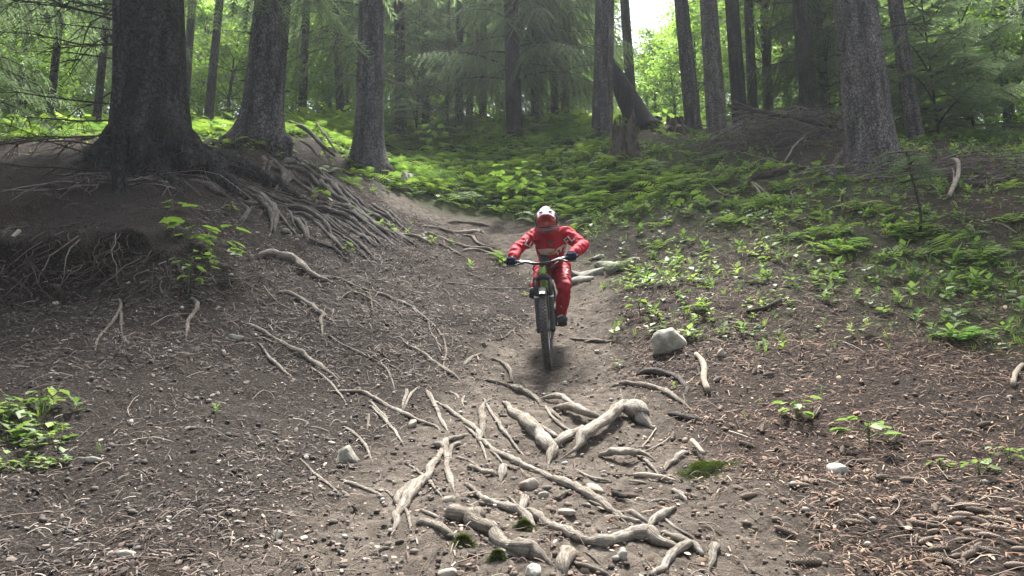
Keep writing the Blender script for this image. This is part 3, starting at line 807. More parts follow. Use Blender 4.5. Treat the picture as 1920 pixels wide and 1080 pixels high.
T1, b1, r1_, d1 = tree_at(284, 292, 9.7, 282, 128, 124, 'bark_root', 'huge dark spruce with flaring roots on top of the left mound', crown=0, crown_start=3.5, crown_scale=1.25, h=19,
    flare=.5, fh=.7, lobes=[(-2.3, .45, .5), (3.0, .5, .6), (-.75, .35, .5), (.2, .3, .4), (1.6, .5, .4)], seed=1, seg=64)
T2, b2, r2_, d2 = tree_at(488, 268, 12.7, 511, 76, 62, 'bark_grey', 'grey barked spruce standing just right of the huge dark one', crown=2, crown_start=5.8, crown_scale=1.2, h=18,
    flare=.85, fh=.3, lobes=[(-2.6, .5, .8), (-.5, .4, .9), (.7, .4, .7), (2.6, .5, .9)], seed=2, twigs=5, twig_range=(1.6, 5), seg=48, rot=1, stubs=16)
T3, b3, r3_, d3 = tree_at(691, 312, 14.8, 697, 54, 46, 'bark_grey', 'straight grey spruce with a mossy foot left of the meadow', crown=1, crown_start=7.2, crown_scale=.95, h=19,
    flare=.8, fh=.35, lobes=[(-2.9, .4, .9), (-.3, .45, .8), (1.2, .5, .6), (-1.4, .5, .5)], seed=3, twigs=12, twig_range=(1.6, 5), twig_len=1.3, seg=44, rot=2, stubs=14)
T4, b4, r4_, d4 = tree_at(1634, 300, 12.8, 1602, 90, 72, 'bark_pale', 'stout pale barked spruce at the upper edge of the right slope', crown=0, crown_start=6.0, crown_scale=1.2, h=19,
    flare=.45, fh=.3, lobes=[(-2.6, .35, .8), (-.5, .5, .5), (1.4, .6, .5)], seed=4, twigs=6, twig_range=(1.0, 3.5), seg=56, rot=3, stubs=22)
TREES = [  # base px, base py, distance, top px, width base, width top, bark, label, group, crown idx, crown start, scale, twigs
    (1714,246,15.5,1678,29,26,'bark_pale','slim pale trunk right behind the stout spruce on the right slope',None,2,5.5,1.1,5),
    (1126,246,19.2,1131,33,33,'bark_grey','tall grey trunk directly behind the rotten stump',None,1,6.2,1.1,4),
    (1143,262,18.2,1147,12,11,'bark_pale','thin pale stem pressed against the grey trunk behind the stump',None,None,0,1,3),
    (1185,206,25,1171,20,16,'bark_far','slender trunk against the bright sky gap beside the leaning trunk',None,2,9.5,1.0,3),
    (1299,232,20.5,1277,30,25,'bark_grey','dark grey trunk beside the black uprooted stump',None,2,7.2,1.1,5),
    (1346,262,18,1328,37,32,'bark_pale','brown grey trunk with root flare at the left end of the brush heap',None,0,6.6,1.0,5),
    (1388,232,20.5,1372,29,25,'bark_dark','dark trunk rising behind the left part of the brush heap',None,1,7.4,1.05,6),
    (1412,222,23,1403,19,17,'bark_far','narrow trunk second behind the brush heap',None,2,7.0,1.0,6),
    (1442,222,24,1432,18,15,'bark_far','narrow grey green trunk third behind the brush heap',None,0,7.0,.9,6),
    (1519,232,20.5,1500,33,29,'bark_far','greenish grey trunk behind the right part of the brush heap',None,1,6.0,1.0,8),
    (389,240,22,412,17,23,'bark_far','slim leaning trunk between the two left spruces',None,2,9.5,1.0,3),
    (343,240,23,361,17,17,'bark_far','slim trunk half hidden right behind the huge dark spruce',None,1,9.5,1.0,2),
    (965,272,20.4,958,31,26,'bark_dark','dark trunk of the drooping spruce in the middle of the meadow',None,3,1.7,.95,4),
    (1003,252,22.5,1000,15,12,'bark_pale','pale thin trunk right of the drooping spruce on the meadow',None,2,3.2,.9,3),
    (752,262,21.5,748,22,18,'bark_dark','dark trunk in the shade right of the mossy footed spruce',None,2,1.8,1.0,4),
    (798,250,24,795,15,12,'bark_dark','slim shaded trunk behind the meadow edge',None,0,2.4,.85,3),
    (838,250,24,842,7,6,'bark_pale','very thin whitish stem at the meadow edge',None,None,0,1,0),
    (908,244,25,890,9,8,'bark_pale','thin whitish stem leaning left beside the drooping spruce',None,None,0,1,0),
    (640,236,25,628,16,14,'bark_far','hazy trunk left of the mossy footed spruce',None,0,4.0,1.0,2),
    (566,236,27,575,16,14,'bark_far','hazy trunk between the second and third big spruce',None,1,4.5,1.0,2),
    (1590,225,25,1585,18,14,'bark_far','trunk hidden left behind the stout pale spruce',None,2,3.5,.95,2),
    (1060,228,26,1062,16,13,'bark_far','shaded trunk left of the tall grey one behind the meadow',None,1,2.8,.9,2),
]
for q, (pb, yb, Yd, pt, wb, wt, bk, lab, grp, cr, cs, csc, tw) in enumerate(TREES):
    tree_at(pb, yb, Yd, pt, wb, wt, bk, lab, grp, crown=cr, crown_start=cs, crown_scale=csc, h=17 if cr is not None else 9, flare=.35 if wb > 14 else .15, fh=.25,
            lobes=[(-2.5, .5, .7), (-.6, .5, .7), (1.3, .5, .6)], seed=20 + q, twigs=tw, twig_range=(1.2, 6.0), twig_len=1.1, rot=q * 1.3, seg=24 if wb < 20 else 34)
PLACE = [(60, 'at the left picture edge'), (225, 'left of the huge dark spruce'), (345, 'behind the huge dark spruce'), (450, 'between the two left spruces'), (545, 'behind the second big spruce'),
         (665, 'between the second and third big spruce'), (735, 'behind the mossy footed spruce'), (830, 'behind the left end of the meadow'), (930, 'behind the middle of the meadow'), (1020, 'behind the drooping meadow spruce'), (1110, 'left of the tall grey trunk'),
         (1165, 'behind the tall grey trunk'), (1280, 'under the bright sky gap'), (1360, 'left of the brush heap'), (1450, 'behind the left part of the brush heap'), (1560, 'behind the right part of the brush heap'), (1660, 'behind the stout pale spruce'),
         (1760, 'behind the slim pale trunk'), (1860, 'behind the dark young spruces'), (9999, 'at the right picture edge')]
def place(px): return next(t for a, t in PLACE if px < a)
def broadleaf_label(px, Y, k):
    return ['medium green', 'slim tall', 'low bushy', 'broad tall'][k] + ' broadleaf tree ' + ('standing near ' if Y < 27 else 'farther back ' if Y < 37 else 'in the far row ' if Y < 50 else 'in the farthest row ') + place(px)
# spruces outside or above the picture's edge and deep in the wood
FAR = [(-60,236,15,2,1.0,3.0),(180,236,19,0,.95,3.0),(2150,300,14,2,1.05,3.5),(470,232,29,2,1.0,3.0),(275,232,30,1,1.0,2.6),(880,226,30,0,1.0,2.2),
       (710,228,31,2,1.05,2.8),(1010,222,33,1,1.0,2.4),(1350,215,33,2,.95,4.0),(1480,215,30,0,1.0,2.2),(1120,215,37,0,1.0,3.2),(1640,222,36,2,1.05,3.4),
       (690,240,24,1,1.0,1.6),(860,240,23.5,0,.9,1.6),(905,236,26,2,1.0,1.8),(1040,240,24,3,.85,1.8),(1548,236,22.5,3,.8,2.0),(90,246,21,2,.9,2.6)]
for q, (pb, yb, Yd, cr, csc, cs) in enumerate(FAR):
    tree_at(pb, yb, Yd, pb + (960 - pb) * .03, 15 if Yd > 18 else 26, 13 if Yd > 18 else 22, 'bark_far', ('shady spruce ' if Yd < 20 else 'dim spruce ' if Yd < 24 else 'hazy spruce ' if Yd < 31 else 'faint far spruce ') + place(pb), 'background spruces', crown=cr, crown_start=cs, crown_scale=csc * 1.1, h=16, seed=70 + q, rot=q * 2.1, seg=16, twigs=1)
# thin young spruce whose dead branches reach left in front of the huge trunk
TY, by_, ry_, dy_ = tree_at(223, 318, 8.75, 221, 23, 21, 'bark_dark', 'thin young spruce in front of the huge dark trunk, bare dead branches reaching left', h=9, crown=2, crown_start=3.6, crown_scale=.62, flare=.2, seed=9, seg=20, rot=4)
_rg = np.random.default_rng(77)
for k in range(30):
    S = Soup(); hz = _rg.uniform(.25, 3.2)
    az = _rg.normal(math.pi, .55) if k < 26 else _rg.uniform(-.6, .6)
    dead_twigs(S, dy_ * hz + np.array([math.cos(az), math.sin(az), 0]) * .05, az, _rg.uniform(.8, 2.2) if k < 26 else .5, _rg, .011, _rg.uniform(-.05, .35))
    link('dead_branch', S.mesh('dead_branch', [MT['deadwood']]), TY)
# green boughs hanging in from the left
S = Soup(); rg = np.random.default_rng(3)
LB = at(-260, 230, 11.5); LB[2] = float(H(LB[0], LB[1]))
lt = tag(link('spruce_tree', None, loc=LB), 'spruce at the left edge with grey green boughs sweeping into view', 'tree')
V, F = trunk_mesh(LB, LB + np.array([.1, 0, 15]), .24, .08, .4, .3, [(0, .5, .6)], 5, 24)
link('trunk', np_mesh('trunk', V, F, MT['bark_dark'], None, True), lt)
for i in range(34):
    spruce_branch(S, np.array([0, 0, 1.0 + i * .22]), rg.uniform(-1.5, .9), rg.uniform(1.6, 3.3), .05, rg.uniform(.12, .35), rg, .7, .5)
link('crown', S.mesh('crown', [MT['needles'], MT['deadwood']], False), lt)

def young_spruce(px, py, Y, hgt, label, rot=0.):
    p = at(px, py, Y); p[2] = float(H(p[0], p[1]))
    r = tag(link('young_spruce', None, loc=p), label, 'tree')
    S = Soup(); addtube(S, np.array([(0, 0, -.1), (.01, 0, hgt * .5), (0, .01, hgt)]), [.03, .02, .008], 6)
    link('trunk', S.mesh('trunk', [MT['bark_dark']]), r)
    link('crown', YOUNG, r, rot=(0, 0, rot), scale=(hgt / 4.6,) * 3)
    return r
young_spruce(1762, 268, 16.5, 5.2, 'dark young spruce with dense foliage right of the slim pale trunk')
young_spruce(1830, 262, 18.5, 6.0, 'dark young spruce in front of the bright foliage at the right edge', 2)
young_spruce(1700, 240, 19, 5.5, 'young spruce behind the slim pale trunk', 1)
young_spruce(780, 262, 20.5, 4.4, 'young spruce with pale boughs at the left of the meadow', 3)
young_spruce(1560, 240, 21, 5.0, 'young spruce peeking out left of the stout pale trunk', 4)

# ------------------------------------------------------------------ broadleaf trees and bushes lit from behind
def leafy(seed, height, rad, nl, leaf=.10, low=.15, clumps=26):
    rg = np.random.default_rng(seed); S = Soup(); m = 8
    t = np.linspace(0, 1, m)
    st = np.stack([np.cumsum(rg.normal(0, .05, m)), np.cumsum(rg.normal(0, .05, m)), t * height * .95], -1)
    addtube(S, st, np.linspace(.022 * height ** .9, .008, m), 6, 1, caps=False)
    cs = []
    for i in range(clumps):
        u = low + (1 - low) * rg.random() ** .8; a = i * 2.4 + rg.normal(0, .4)
        rr = rad * math.sin(math.pi * min(.97, .12 + .85 * u)) ** .7 * rg.uniform(.45, 1.05)
        f = u * (m - 1) * .9; j = min(int(f), m - 2)
        o = st[j]; e = o + np.array([rr * math.cos(a), rr * math.sin(a), height * rg.uniform(.02, .16)])
        mid = (o + e) / 2 + np.array([0, 0, .06 * height])
        addtube(S, catmull([o, mid, e], 6), np.linspace(.006 * height ** .8, .004, 6), 4, 1, caps=False)
        cs += [(e, 1.0), (mid + (e - mid) * .4, .7)]
    per = nl // len(cs)
    pos, sc = [], []
    for c, w in cs:
        k = int(per * rg.uniform(.5, 1.5)); sg = rad * rg.uniform(.10, .22) * w
        pos.append(c + rg.normal(0, 1, (k, 3)) * np.array([sg, sg, sg * .45]))
        sc.append(np.repeat(np.array([[1, 1, 1]]) * rg.uniform(.75, 1.25), k, 0))
    pos = np.vstack(pos); n = len(pos)
    nn = rg.normal(0, .45, (n, 3)) + np.array([0, 0, 1.0])
    s = leaf * rg.uniform(.6, 1.3, n)
    M = frames(nn, rg.uniform(0, 6.28, n), np.stack([s, s, s], 1))
    TV = np.array([(0, 0, 0), (.5, .36, .06), (1, 0, -.05), (.5, -.36, .06)]); TF = np.array([(0, 2, 1), (0, 3, 2)])
    V, F, T = tile(TV, TF, M, pos, np.vstack(sc) * rg.uniform(.8, 1.2, (n, 1)))
    S.add(V, F, 0, T)
    return S.mesh('foliage', [MT['leaf'], MT['bark_far']], False)
LEAFY = [leafy(1, 6.0, 2.1, 5200, .13), leafy(2, 7.5, 2.4, 6000, .13, .25), leafy(3, 3.2, 1.5, 3200, .10, .1), leafy(4, 9.5, 3.0, 9000, .20, .12, 40)]
BUSH = [(20,250,24,0,1),(110,252,27,2,1.2),(-40,240,30,3,1),(190,245,33,1,1),(330,246,26,2,1.1),(375,242,30,0,1),(420,246,25,2,1.2),(455,240,33,1,1),(560,240,31,0,1),(610,240,34,3,1),
        (640,250,28,2,1.2),(740,236,38,1,1.1),(820,232,40,3,1.0),(930,230,42,1,1.1),(1030,240,30,2,1.3),(1075,236,31,0,.9),(1050,228,42,3,.9),(1230,214,32,0,.8),(1262,212,29,2,1.2),(1215,210,38,0,.75),
        (1290,210,40,1,.7),(1340,212,36,0,.9),(1420,214,38,0,.8),(1470,214,42,1,.9),(1550,220,36,3,.9),(1600,222,40,3,1.0),(1660,224,35,1,1),(1720,230,30,0,1.1),(1790,232,29,1,1.1),(1850,240,27,0,1.1),
        (1900,250,23,1,1.1),(1960,260,21,3,1.0),(1880,262,20,2,1.3),(1825,236,36,3,1.1),(500,232,42,3,1.1),(300,232,40,3,1.1),(80,235,42,3,1.1),(690,230,44,3,1.1),(1750,226,44,3,1.1)]
_rb = np.random.default_rng(6)
for i in range(30):
    px = -150 + i * 76 + _rb.uniform(-25, 25); gap = 1140 < px < 1275 or 1385 < px < 1430
    BUSH.append((px, 215, _rb.uniform(44, 60), 3, (.55 if gap else _rb.uniform(1.25, 1.7))))
for i in range(26):
    px = -100 + i * 82 + _rb.uniform(-25, 25)
    if 1120 < px < 1290: continue
    BUSH.append((px, 225, _rb.uniform(25, 36), int(_rb.integers(0, 3)), _rb.uniform(.8, 1.2)))
for q, (px, py, Yd, k, s) in enumerate(BUSH):
    p = at(px, py, Yd); p[2] = float(H(p[0], p[1])) - .05
    o = link('broadleaf_tree', LEAFY[k], loc=p, rot=(0, 0, q * 1.7), scale=s)
    tag(o, broadleaf_label(px, Yd, k), 'tree', 'broadleaf trees behind the trunks')
# ------------------------------------------------------------------ exposed roots, traced on the hillside
CROP = {1: (400, 470, 4.0), 2: (600, 700, 4.8), 3: (900, 680, 4.3545), 4: (700, 860, 4.8), 5: (1040, 860, 4.8), 6: (340, 250, 4.0), 7: (720, 380, 4.0), 8: (1100, 560, 4.8), 9: (1340, 150, 4.5), 10: (1600, 200, 4.5), 0: (0, 0, 1.0)}
def to_px(c, pts):
    ox, oy, s = CROP[c]
    return [(ox + x / s, oy + y / s) for x, y in pts], s

def ground_path(pix, step_px=5.0):
    p = np.array(pix, float)
    L = np.linalg.norm(np.diff(p, axis=0), axis=1).sum()
    n = max(6, int(L / step_px))
    q = catmull(p, n)
    w, t = hit(q[:, 0], q[:, 1])
    for k in range(1):
        w[1:-1] = (w[:-2] + 2 * w[1:-1] + w[2:]) / 4
    return w, t

ROOT_SEED = [100]
def root_tube(S, c, pts, widths, lift=.25, seg=9, wob=.42, extra_lift=0.0, dive=True, m=0, soft=False):
    pix, s = to_px(c, pts)
    P, t = ground_path(pix)
    n = len(P)
    wd = np.interp(np.linspace(0, 1, n), np.linspace(0, 1, len(widths)), np.array(widths, float) / s)
    rad = wd / 2 * 1.06 * t / F_PX
    ROOT_SEED[0] += 7
    sd = ROOT_SEED[0]
    u = np.arange(n)
    rad = rad * (1 + .16 * vnoise(u * .23, u * 0 + sd, seed=sd)) * (1 + .10 * vnoise(u * .7, u * 0 + sd, seed=sd + 1))
    if dive:
        rad = rad * np.interp(np.linspace(0, 1, n), [0, .08, .8, 1], [.6, 1, 1, .4] if not soft else [.9, 1, 1, .75])
    P = P.copy()
    P[:, 2] = H(P[:, 0], P[:, 1]) + rad * lift + .006 + extra_lift * np.sin(np.linspace(0, np.pi, n))
    P[:, 0] += rad * .6 * vnoise(u * .31, u * 0 + sd + 5, seed=sd + 2)
    P[:, 1] += rad * .6 * vnoise(u * .31, u * 0 + sd + 9, seed=sd + 3)
    if dive:
        k = max(2, n // 7)
        e = np.linspace(0, 1, k) ** 2
        P[-k:, 2] -= e * (rad[-k:] * 1.2 + .01) * (.4 if soft else 1)
        k0 = max(2, n // 12)
        P[:k0, 2] -= (np.linspace(1, 0, k0) ** 2) * (rad[:k0] * 1.1 + .01) * (.3 if soft else 1)
    addtube(S, P, rad, seg, m, wob=wob, seed=sd, fr=.55 / max(.012, float(np.median(rad))), flat=.9)
    return P, rad

ROOTS = [ # label, group, material, [ (crop, points, widths), ... ] ; several strands of one forked root share an entry
 ('long pale root running diagonally through the lower middle of the trail', None, 'root_pale', [
   (2, [(1025,240),(1100,300),(1200,375),(1290,440),(1380,500),(1420,555),(1440,620),(1500,665),(1590,730),(1700,780),(1830,850),(1990,920),(2090,975),(2250,1030),(2350,1090),(2480,1160),(2560,1230),(2660,1270),(2760,1320),(2880,1400)], [26,36,44,50,52,58,64,78,88,84,40]),
   (2, [(1540,700),(1580,750),(1640,815)], [34,20]),
   (5, [(680,490),(760,530),(840,590)], [50,40]), (5, [(500,530),(620,550),(720,580),(780,580)], [20,50,40])]),
 ('thick pale root sweeping right across the bottom of the trail and forking', None, 'root_pale', [
   (5, [(-310,490),(-230,500),(-140,560),(-60,620),(0,635),(100,690),(200,745),(330,785),(450,790),(600,755),(750,735),(850,750),(950,790),(1080,815),(1180,800)], [60,74,84,80,96,112,118,130,124,90]),
   (5, [(1190,800),(1110,850),(1060,930),(980,1000),(880,1070)], [100,84,76]), (5, [(970,680),(1080,730),(1180,780),(1280,830),(1330,880)], [40,66,72,40])]),
 ('pale root with a knobby end above the thick bottom root', None, 'root_pale', [
   (4, [(820,350),(930,345),(1000,390),(1100,430),(1200,465),(1300,500),(1370,550),(1430,610),(1450,700)], [36,60,66,76,90,80,36]),
   (4, [(820,235),(890,285),(935,340)], [30,46,40]), (4, [(1345,375),(1350,430),(1320,490)], [90,84,60])]),
 ('star shaped root crown with three pale arms left of the long diagonal root', None, 'root_pale', [
   (2, [(1000,665),(1070,665),(1110,700),(1125,780),(1130,860),(1160,930),(1180,1000),(1215,1070)], [40,70,60,56,60,58,40]),
   (2, [(1330,562),(1250,590),(1170,610),(1130,650),(1110,700)], [22,40,60,60]), (2, [(1260,640),(1190,665),(1165,720),(1172,800)], [40,42,28])]),
 ('fat club shaped root pointing down left from the star shaped crown', None, 'root_pale', [
   (4, [(640,-110),(600,10),(545,90),(480,190),(400,255),(325,340),(275,420),(230,520),(190,620),(145,740)], [40,50,62,80,110,118,104,90,70,26]),
   (4, [(340,245),(265,305),(225,380),(225,450)], [30,46,56,50])]),
 ('heavy Y shaped root in the middle of the trail', None, 'root_pale', [
   (3, [(185,315),(230,380),(300,460),(380,530),(470,610),(550,670),(590,730),(575,800),(553,865)], [32,54,78,96,110,116,96,64,26]),
   (3, [(600,705),(660,650),(730,610),(800,575),(855,545)], [70,72,64,40]), (3, [(415,492),(500,540),(580,590),(660,628)], [26,46,50,30])]),
 ('massive arched root beside the Y shaped root with a dark hollow under it', None, 'root_pale', [
   (3, [(1420,545),(1330,505),(1240,465),(1140,440),(1070,510),(990,580),(920,640),(850,705),(820,745),(740,770),(650,788)], [50,92,116,120,112,104,98,80,46,34,18])]),
 ('pale root reaching right from under the arched root', None, 'root_pale', [(3, [(965,770),(1060,800),(1160,815),(1230,830),(1330,800),(1460,825)], [30,56,62,60,48,20])]),
 ('twin root strands running down to the arched root', None, 'root_pale', [
   (3, [(490,305),(600,325),(690,355),(760,395),(870,440)], [34,50,46,34,14]), (3, [(600,380),(700,420),(790,460),(870,495),(960,495),(1045,515)], [30,66,74,60,52,30])]),
 ('dull root just below the front tyre', None, 'root_mid', [(3, [(30,148),(130,175),(250,210),(330,245),(420,285),(505,355)], [20,32,44,62,64,24])]),
 ('short stubby root between the twin strands and the Y shaped root', None, 'root_mid', [(3, [(550,368),(610,420),(690,495)], [26,34,18])]),
 ('pale root climbing to the moss cushion on the right', None, 'root_pale', [(3, [(1485,910),(1550,850),(1620,790),(1710,735)], [34,60,62,34])]),
 ('grey root on the right trail edge above the soil step', None, 'root_mid', [(3, [(1055,207),(1180,178),(1300,192),(1450,222),(1560,270),(1650,330),(1745,405)], [26,42,46,48,44,26]), (3, [(1145,225),(1160,310),(1192,365)], [14,16,8])]),
 ('dark mossy root uppermost on the right trail edge below the white boulder', None, 'root_dark', [(3, [(1265,108),(1400,92),(1550,112),(1640,160),(1685,220),(1668,295)], [34,56,54,44,40,28])]),
 ('dark pointed root spike on the right trail edge', None, 'root_dark', [(3, [(1525,425),(1660,455),(1835,495)], [20,42,60])]),
 ('long pale root curving down left of the trail middle', None, 'root_pale', [
   (2, [(45,165),(200,175),(370,180),(450,215),(540,260),(600,305),(700,350),(800,395),(890,440),(1000,475),(1060,500),(1090,535)], [18,30,38,42,44,44,38,34,30,18])]),
 ('bent root peg below the long curving root', None, 'root_pale', [(2, [(448,248),(500,310),(560,370),(600,420),(608,515)], [22,28,30,28,16])]),
 ('short upright root peg left of the bent one', None, 'root_mid', [(2, [(430,358),(432,430),(420,525)], [18,28,18])]),
 ('short pale double root standing beside the long curving root', None, 'root_pale', [(2, [(765,150),(782,190),(760,240),(738,335)], [40,36,30,22]), (2, [(893,122),(820,190),(790,250),(750,338)], [14,24,24,18])]),
 ('straight root slanting into the long diagonal root from its top', None, 'root_pale', [(2, [(950,165),(990,220),(1030,290),(1070,370),(1090,440),(1130,500),(1155,550)], [44,52,38,32,34,36,18])]),
 ('knobby root hook right of the long diagonal root', None, 'root_mid', [(2, [(1595,212),(1510,265),(1460,310),(1450,360),(1470,430),(1465,500),(1480,580),(1510,610)], [16,26,34,62,66,48,30,14])]),
 ('small bowed root beside two white pebbles', None, 'root_pale', [(2, [(1145,155),(1190,195),(1240,200),(1255,255)], [18,26,26,20]), (2, [(1303,212),(1285,260),(1300,325)], [24,28,18])]),
 ('root lying between the star shaped crown and a stubby root end', None, 'root_pale', [(2, [(1325,838),(1420,880),(1500,915),(1590,925)], [26,46,58,60]), (2, [(1215,765),(1320,790),(1400,830),(1445,852)], [18,26,22,12])]),
 ('stubby upright root end beside the long diagonal root', None, 'root_pale', [(2, [(1640,842),(1645,920),(1618,1020)], [74,84,24])]),
 ('pale root stretch left below the half buried grey stone', None, 'root_pale', [(2, [(140,965),(280,1010),(400,1050),(520,1100),(580,1135)], [30,46,42,34,12])]),
 ('short fat root at the left end of the root ridge', None, 'root_pale', [(4, [(385,602),(470,600),(560,640),(640,690),(750,722)], [40,72,80,70,36]), (4, [(415,470),(500,510),(605,552)], [26,40,36])]),
 ('broad weathered root ridge with moss tufts at the bottom of the trail', None, 'root_mid', [(4, [(640,525),(760,550),(880,600),(1000,685),(1100,765),(1200,830),(1320,870),(1450,905),(1620,965)], [70,130,160,150,124,110,170,176,80])]),
 ('stout root stub at the bottom edge right of the root ridge', None, 'root_pale', [(4, [(1690,850),(1710,930),(1740,1060)], [100,130,110])]),
 ('slanting root bridge above the thick bottom root', None, 'root_pale', [(5, [(1095,445),(1010,510),(920,570),(845,650)], [36,72,84,50])]),
 ('short root piece right of the slanting root bridge', None, 'root_pale', [(5, [(1050,298),(1120,350),(1195,405)], [40,62,40]), (5, [(830,422),(920,395),(1060,402)], [22,46,36])]),
 ('lone root peg standing at the bottom edge of the trail', None, 'root_mid', [(5, [(1450,808),(1430,890),(1400,960),(1385,1070)], [80,66,46,34])]),
 ('thin root at the bottom edge below the thick sweeping one', None, 'root_mid', [(5, [(140,945),(260,985),(380,1030),(500,1070)], [26,52,56,50]), (5, [(265,848),(330,900),(425,985)], [18,26,14])]),
 ('crooked root at the bottom left of the club shaped one', None, 'root_mid', [(4, [(-20,880),(90,830),(205,830)], [50,46,22])]),
 ('long grey root from the mound running down to the trail', None, 'root_mid', [
   (1, [(325,45),(430,42),(560,75),(660,130),(750,195),(830,230),(900,250),(975,258)], [46,66,66,56,44,26,18,10]),
   (1, [(815,202),(900,205),(1000,240),(1100,290),(1230,320),(1350,370),(1450,405),(1530,460),(1600,520),(1680,590),(1730,680),(1745,760),(1735,830),(1718,890)], [18,20,20,20,20,20,18,16,16,14]),
   (1, [(1608,528),(1630,620),(1680,690),(1712,780)], [14,12,8])]),
 ('humped root with a forked foot on the left slope', None, 'root_mid', [(1, [(465,322),(560,320),(640,365),(740,430),(800,470),(822,500),(800,540),(815,600),(823,660)], [24,38,40,40,40,36,28,24,10]), (1, [(828,490),(890,530),(940,575),(1065,580)], [16,14,6])]),
 ('longest pale root on the left slope, thick at its lower end', None, 'root_mid', [(1, [(205,545),(300,580),(400,630),(500,690),(590,745),(680,795),(760,850),(860,920),(985,1000)], [18,28,30,34,38,46,46,44,18]), (1, [(285,640),(370,660),(440,695),(525,707)], [8,14,16,14])]),
 ('straight thin root ending in a three pronged fork', None, 'root_mid', [(1, [(858,633),(940,695),(1050,750),(1150,800),(1245,842)], [12,17,18,16]), (1, [(1288,818),(1255,850),(1310,900),(1340,970),(1360,1065)], [16,20,16,8]), (1, [(1280,850),(1360,885),(1445,938)], [16,15,7]), (1, [(1238,748),(1290,800),(1360,840),(1425,868)], [8,12,6])]),
 ('smooth grey root slanting down beside the trail, left of the front tyre', None, 'root_mid', [(1, [(1338,653),(1400,665),(1450,715),(1530,760),(1600,805),(1680,865),(1760,915),(1820,950),(1868,992)], [12,26,28,32,34,34,30,26,10])]),
 ('arched thin root loop below the long grey root', None, 'root_mid', [(1, [(928,387),(1010,345),(1090,360),(1160,395),(1240,430),(1312,492)], [9,14,14,15,14,7]), (1, [(1088,308),(1150,345),(1185,400),(1193,465)], [10,13,8])]),
 ('straight thin root crossing behind the front wheel', None, 'root_mid', [(7, [(450,605),(600,620),(720,640),(850,650),(1000,648),(1160,652)], [8,13,15,14,12,10])]),
 ('pale root across the trail beside the lowered shoe', None, 'root_mid', [(7, [(1385,1022),(1500,1040),(1600,1045),(1780,1052)], [14,24,26,10])]),
 ('small pale root hooks just left of the front tyre', None, 'root_mid', [(0, [(866,690),(880,676),(907,664)], [5,8,6]), (0, [(918,674),(938,680),(955,692),(961,718)], [4,7,9,7])]),
]
for lab, grp, mk, strands in ROOTS:
    S = Soup()
    for c, pts, w in strands:
        big = max(w) / CROP[c][2] > 12
        root_tube(S, c, pts, w, soft=strands[0][1] is not pts, lift=.62 if big else .42, seg=12 if big else 8, wob=.5 if big else .4, extra_lift=.05 if 'arched' in lab else 0)
    tag(link('exposed_root', S.mesh('exposed_root', [MT[mk]])), lab, 'root', grp)

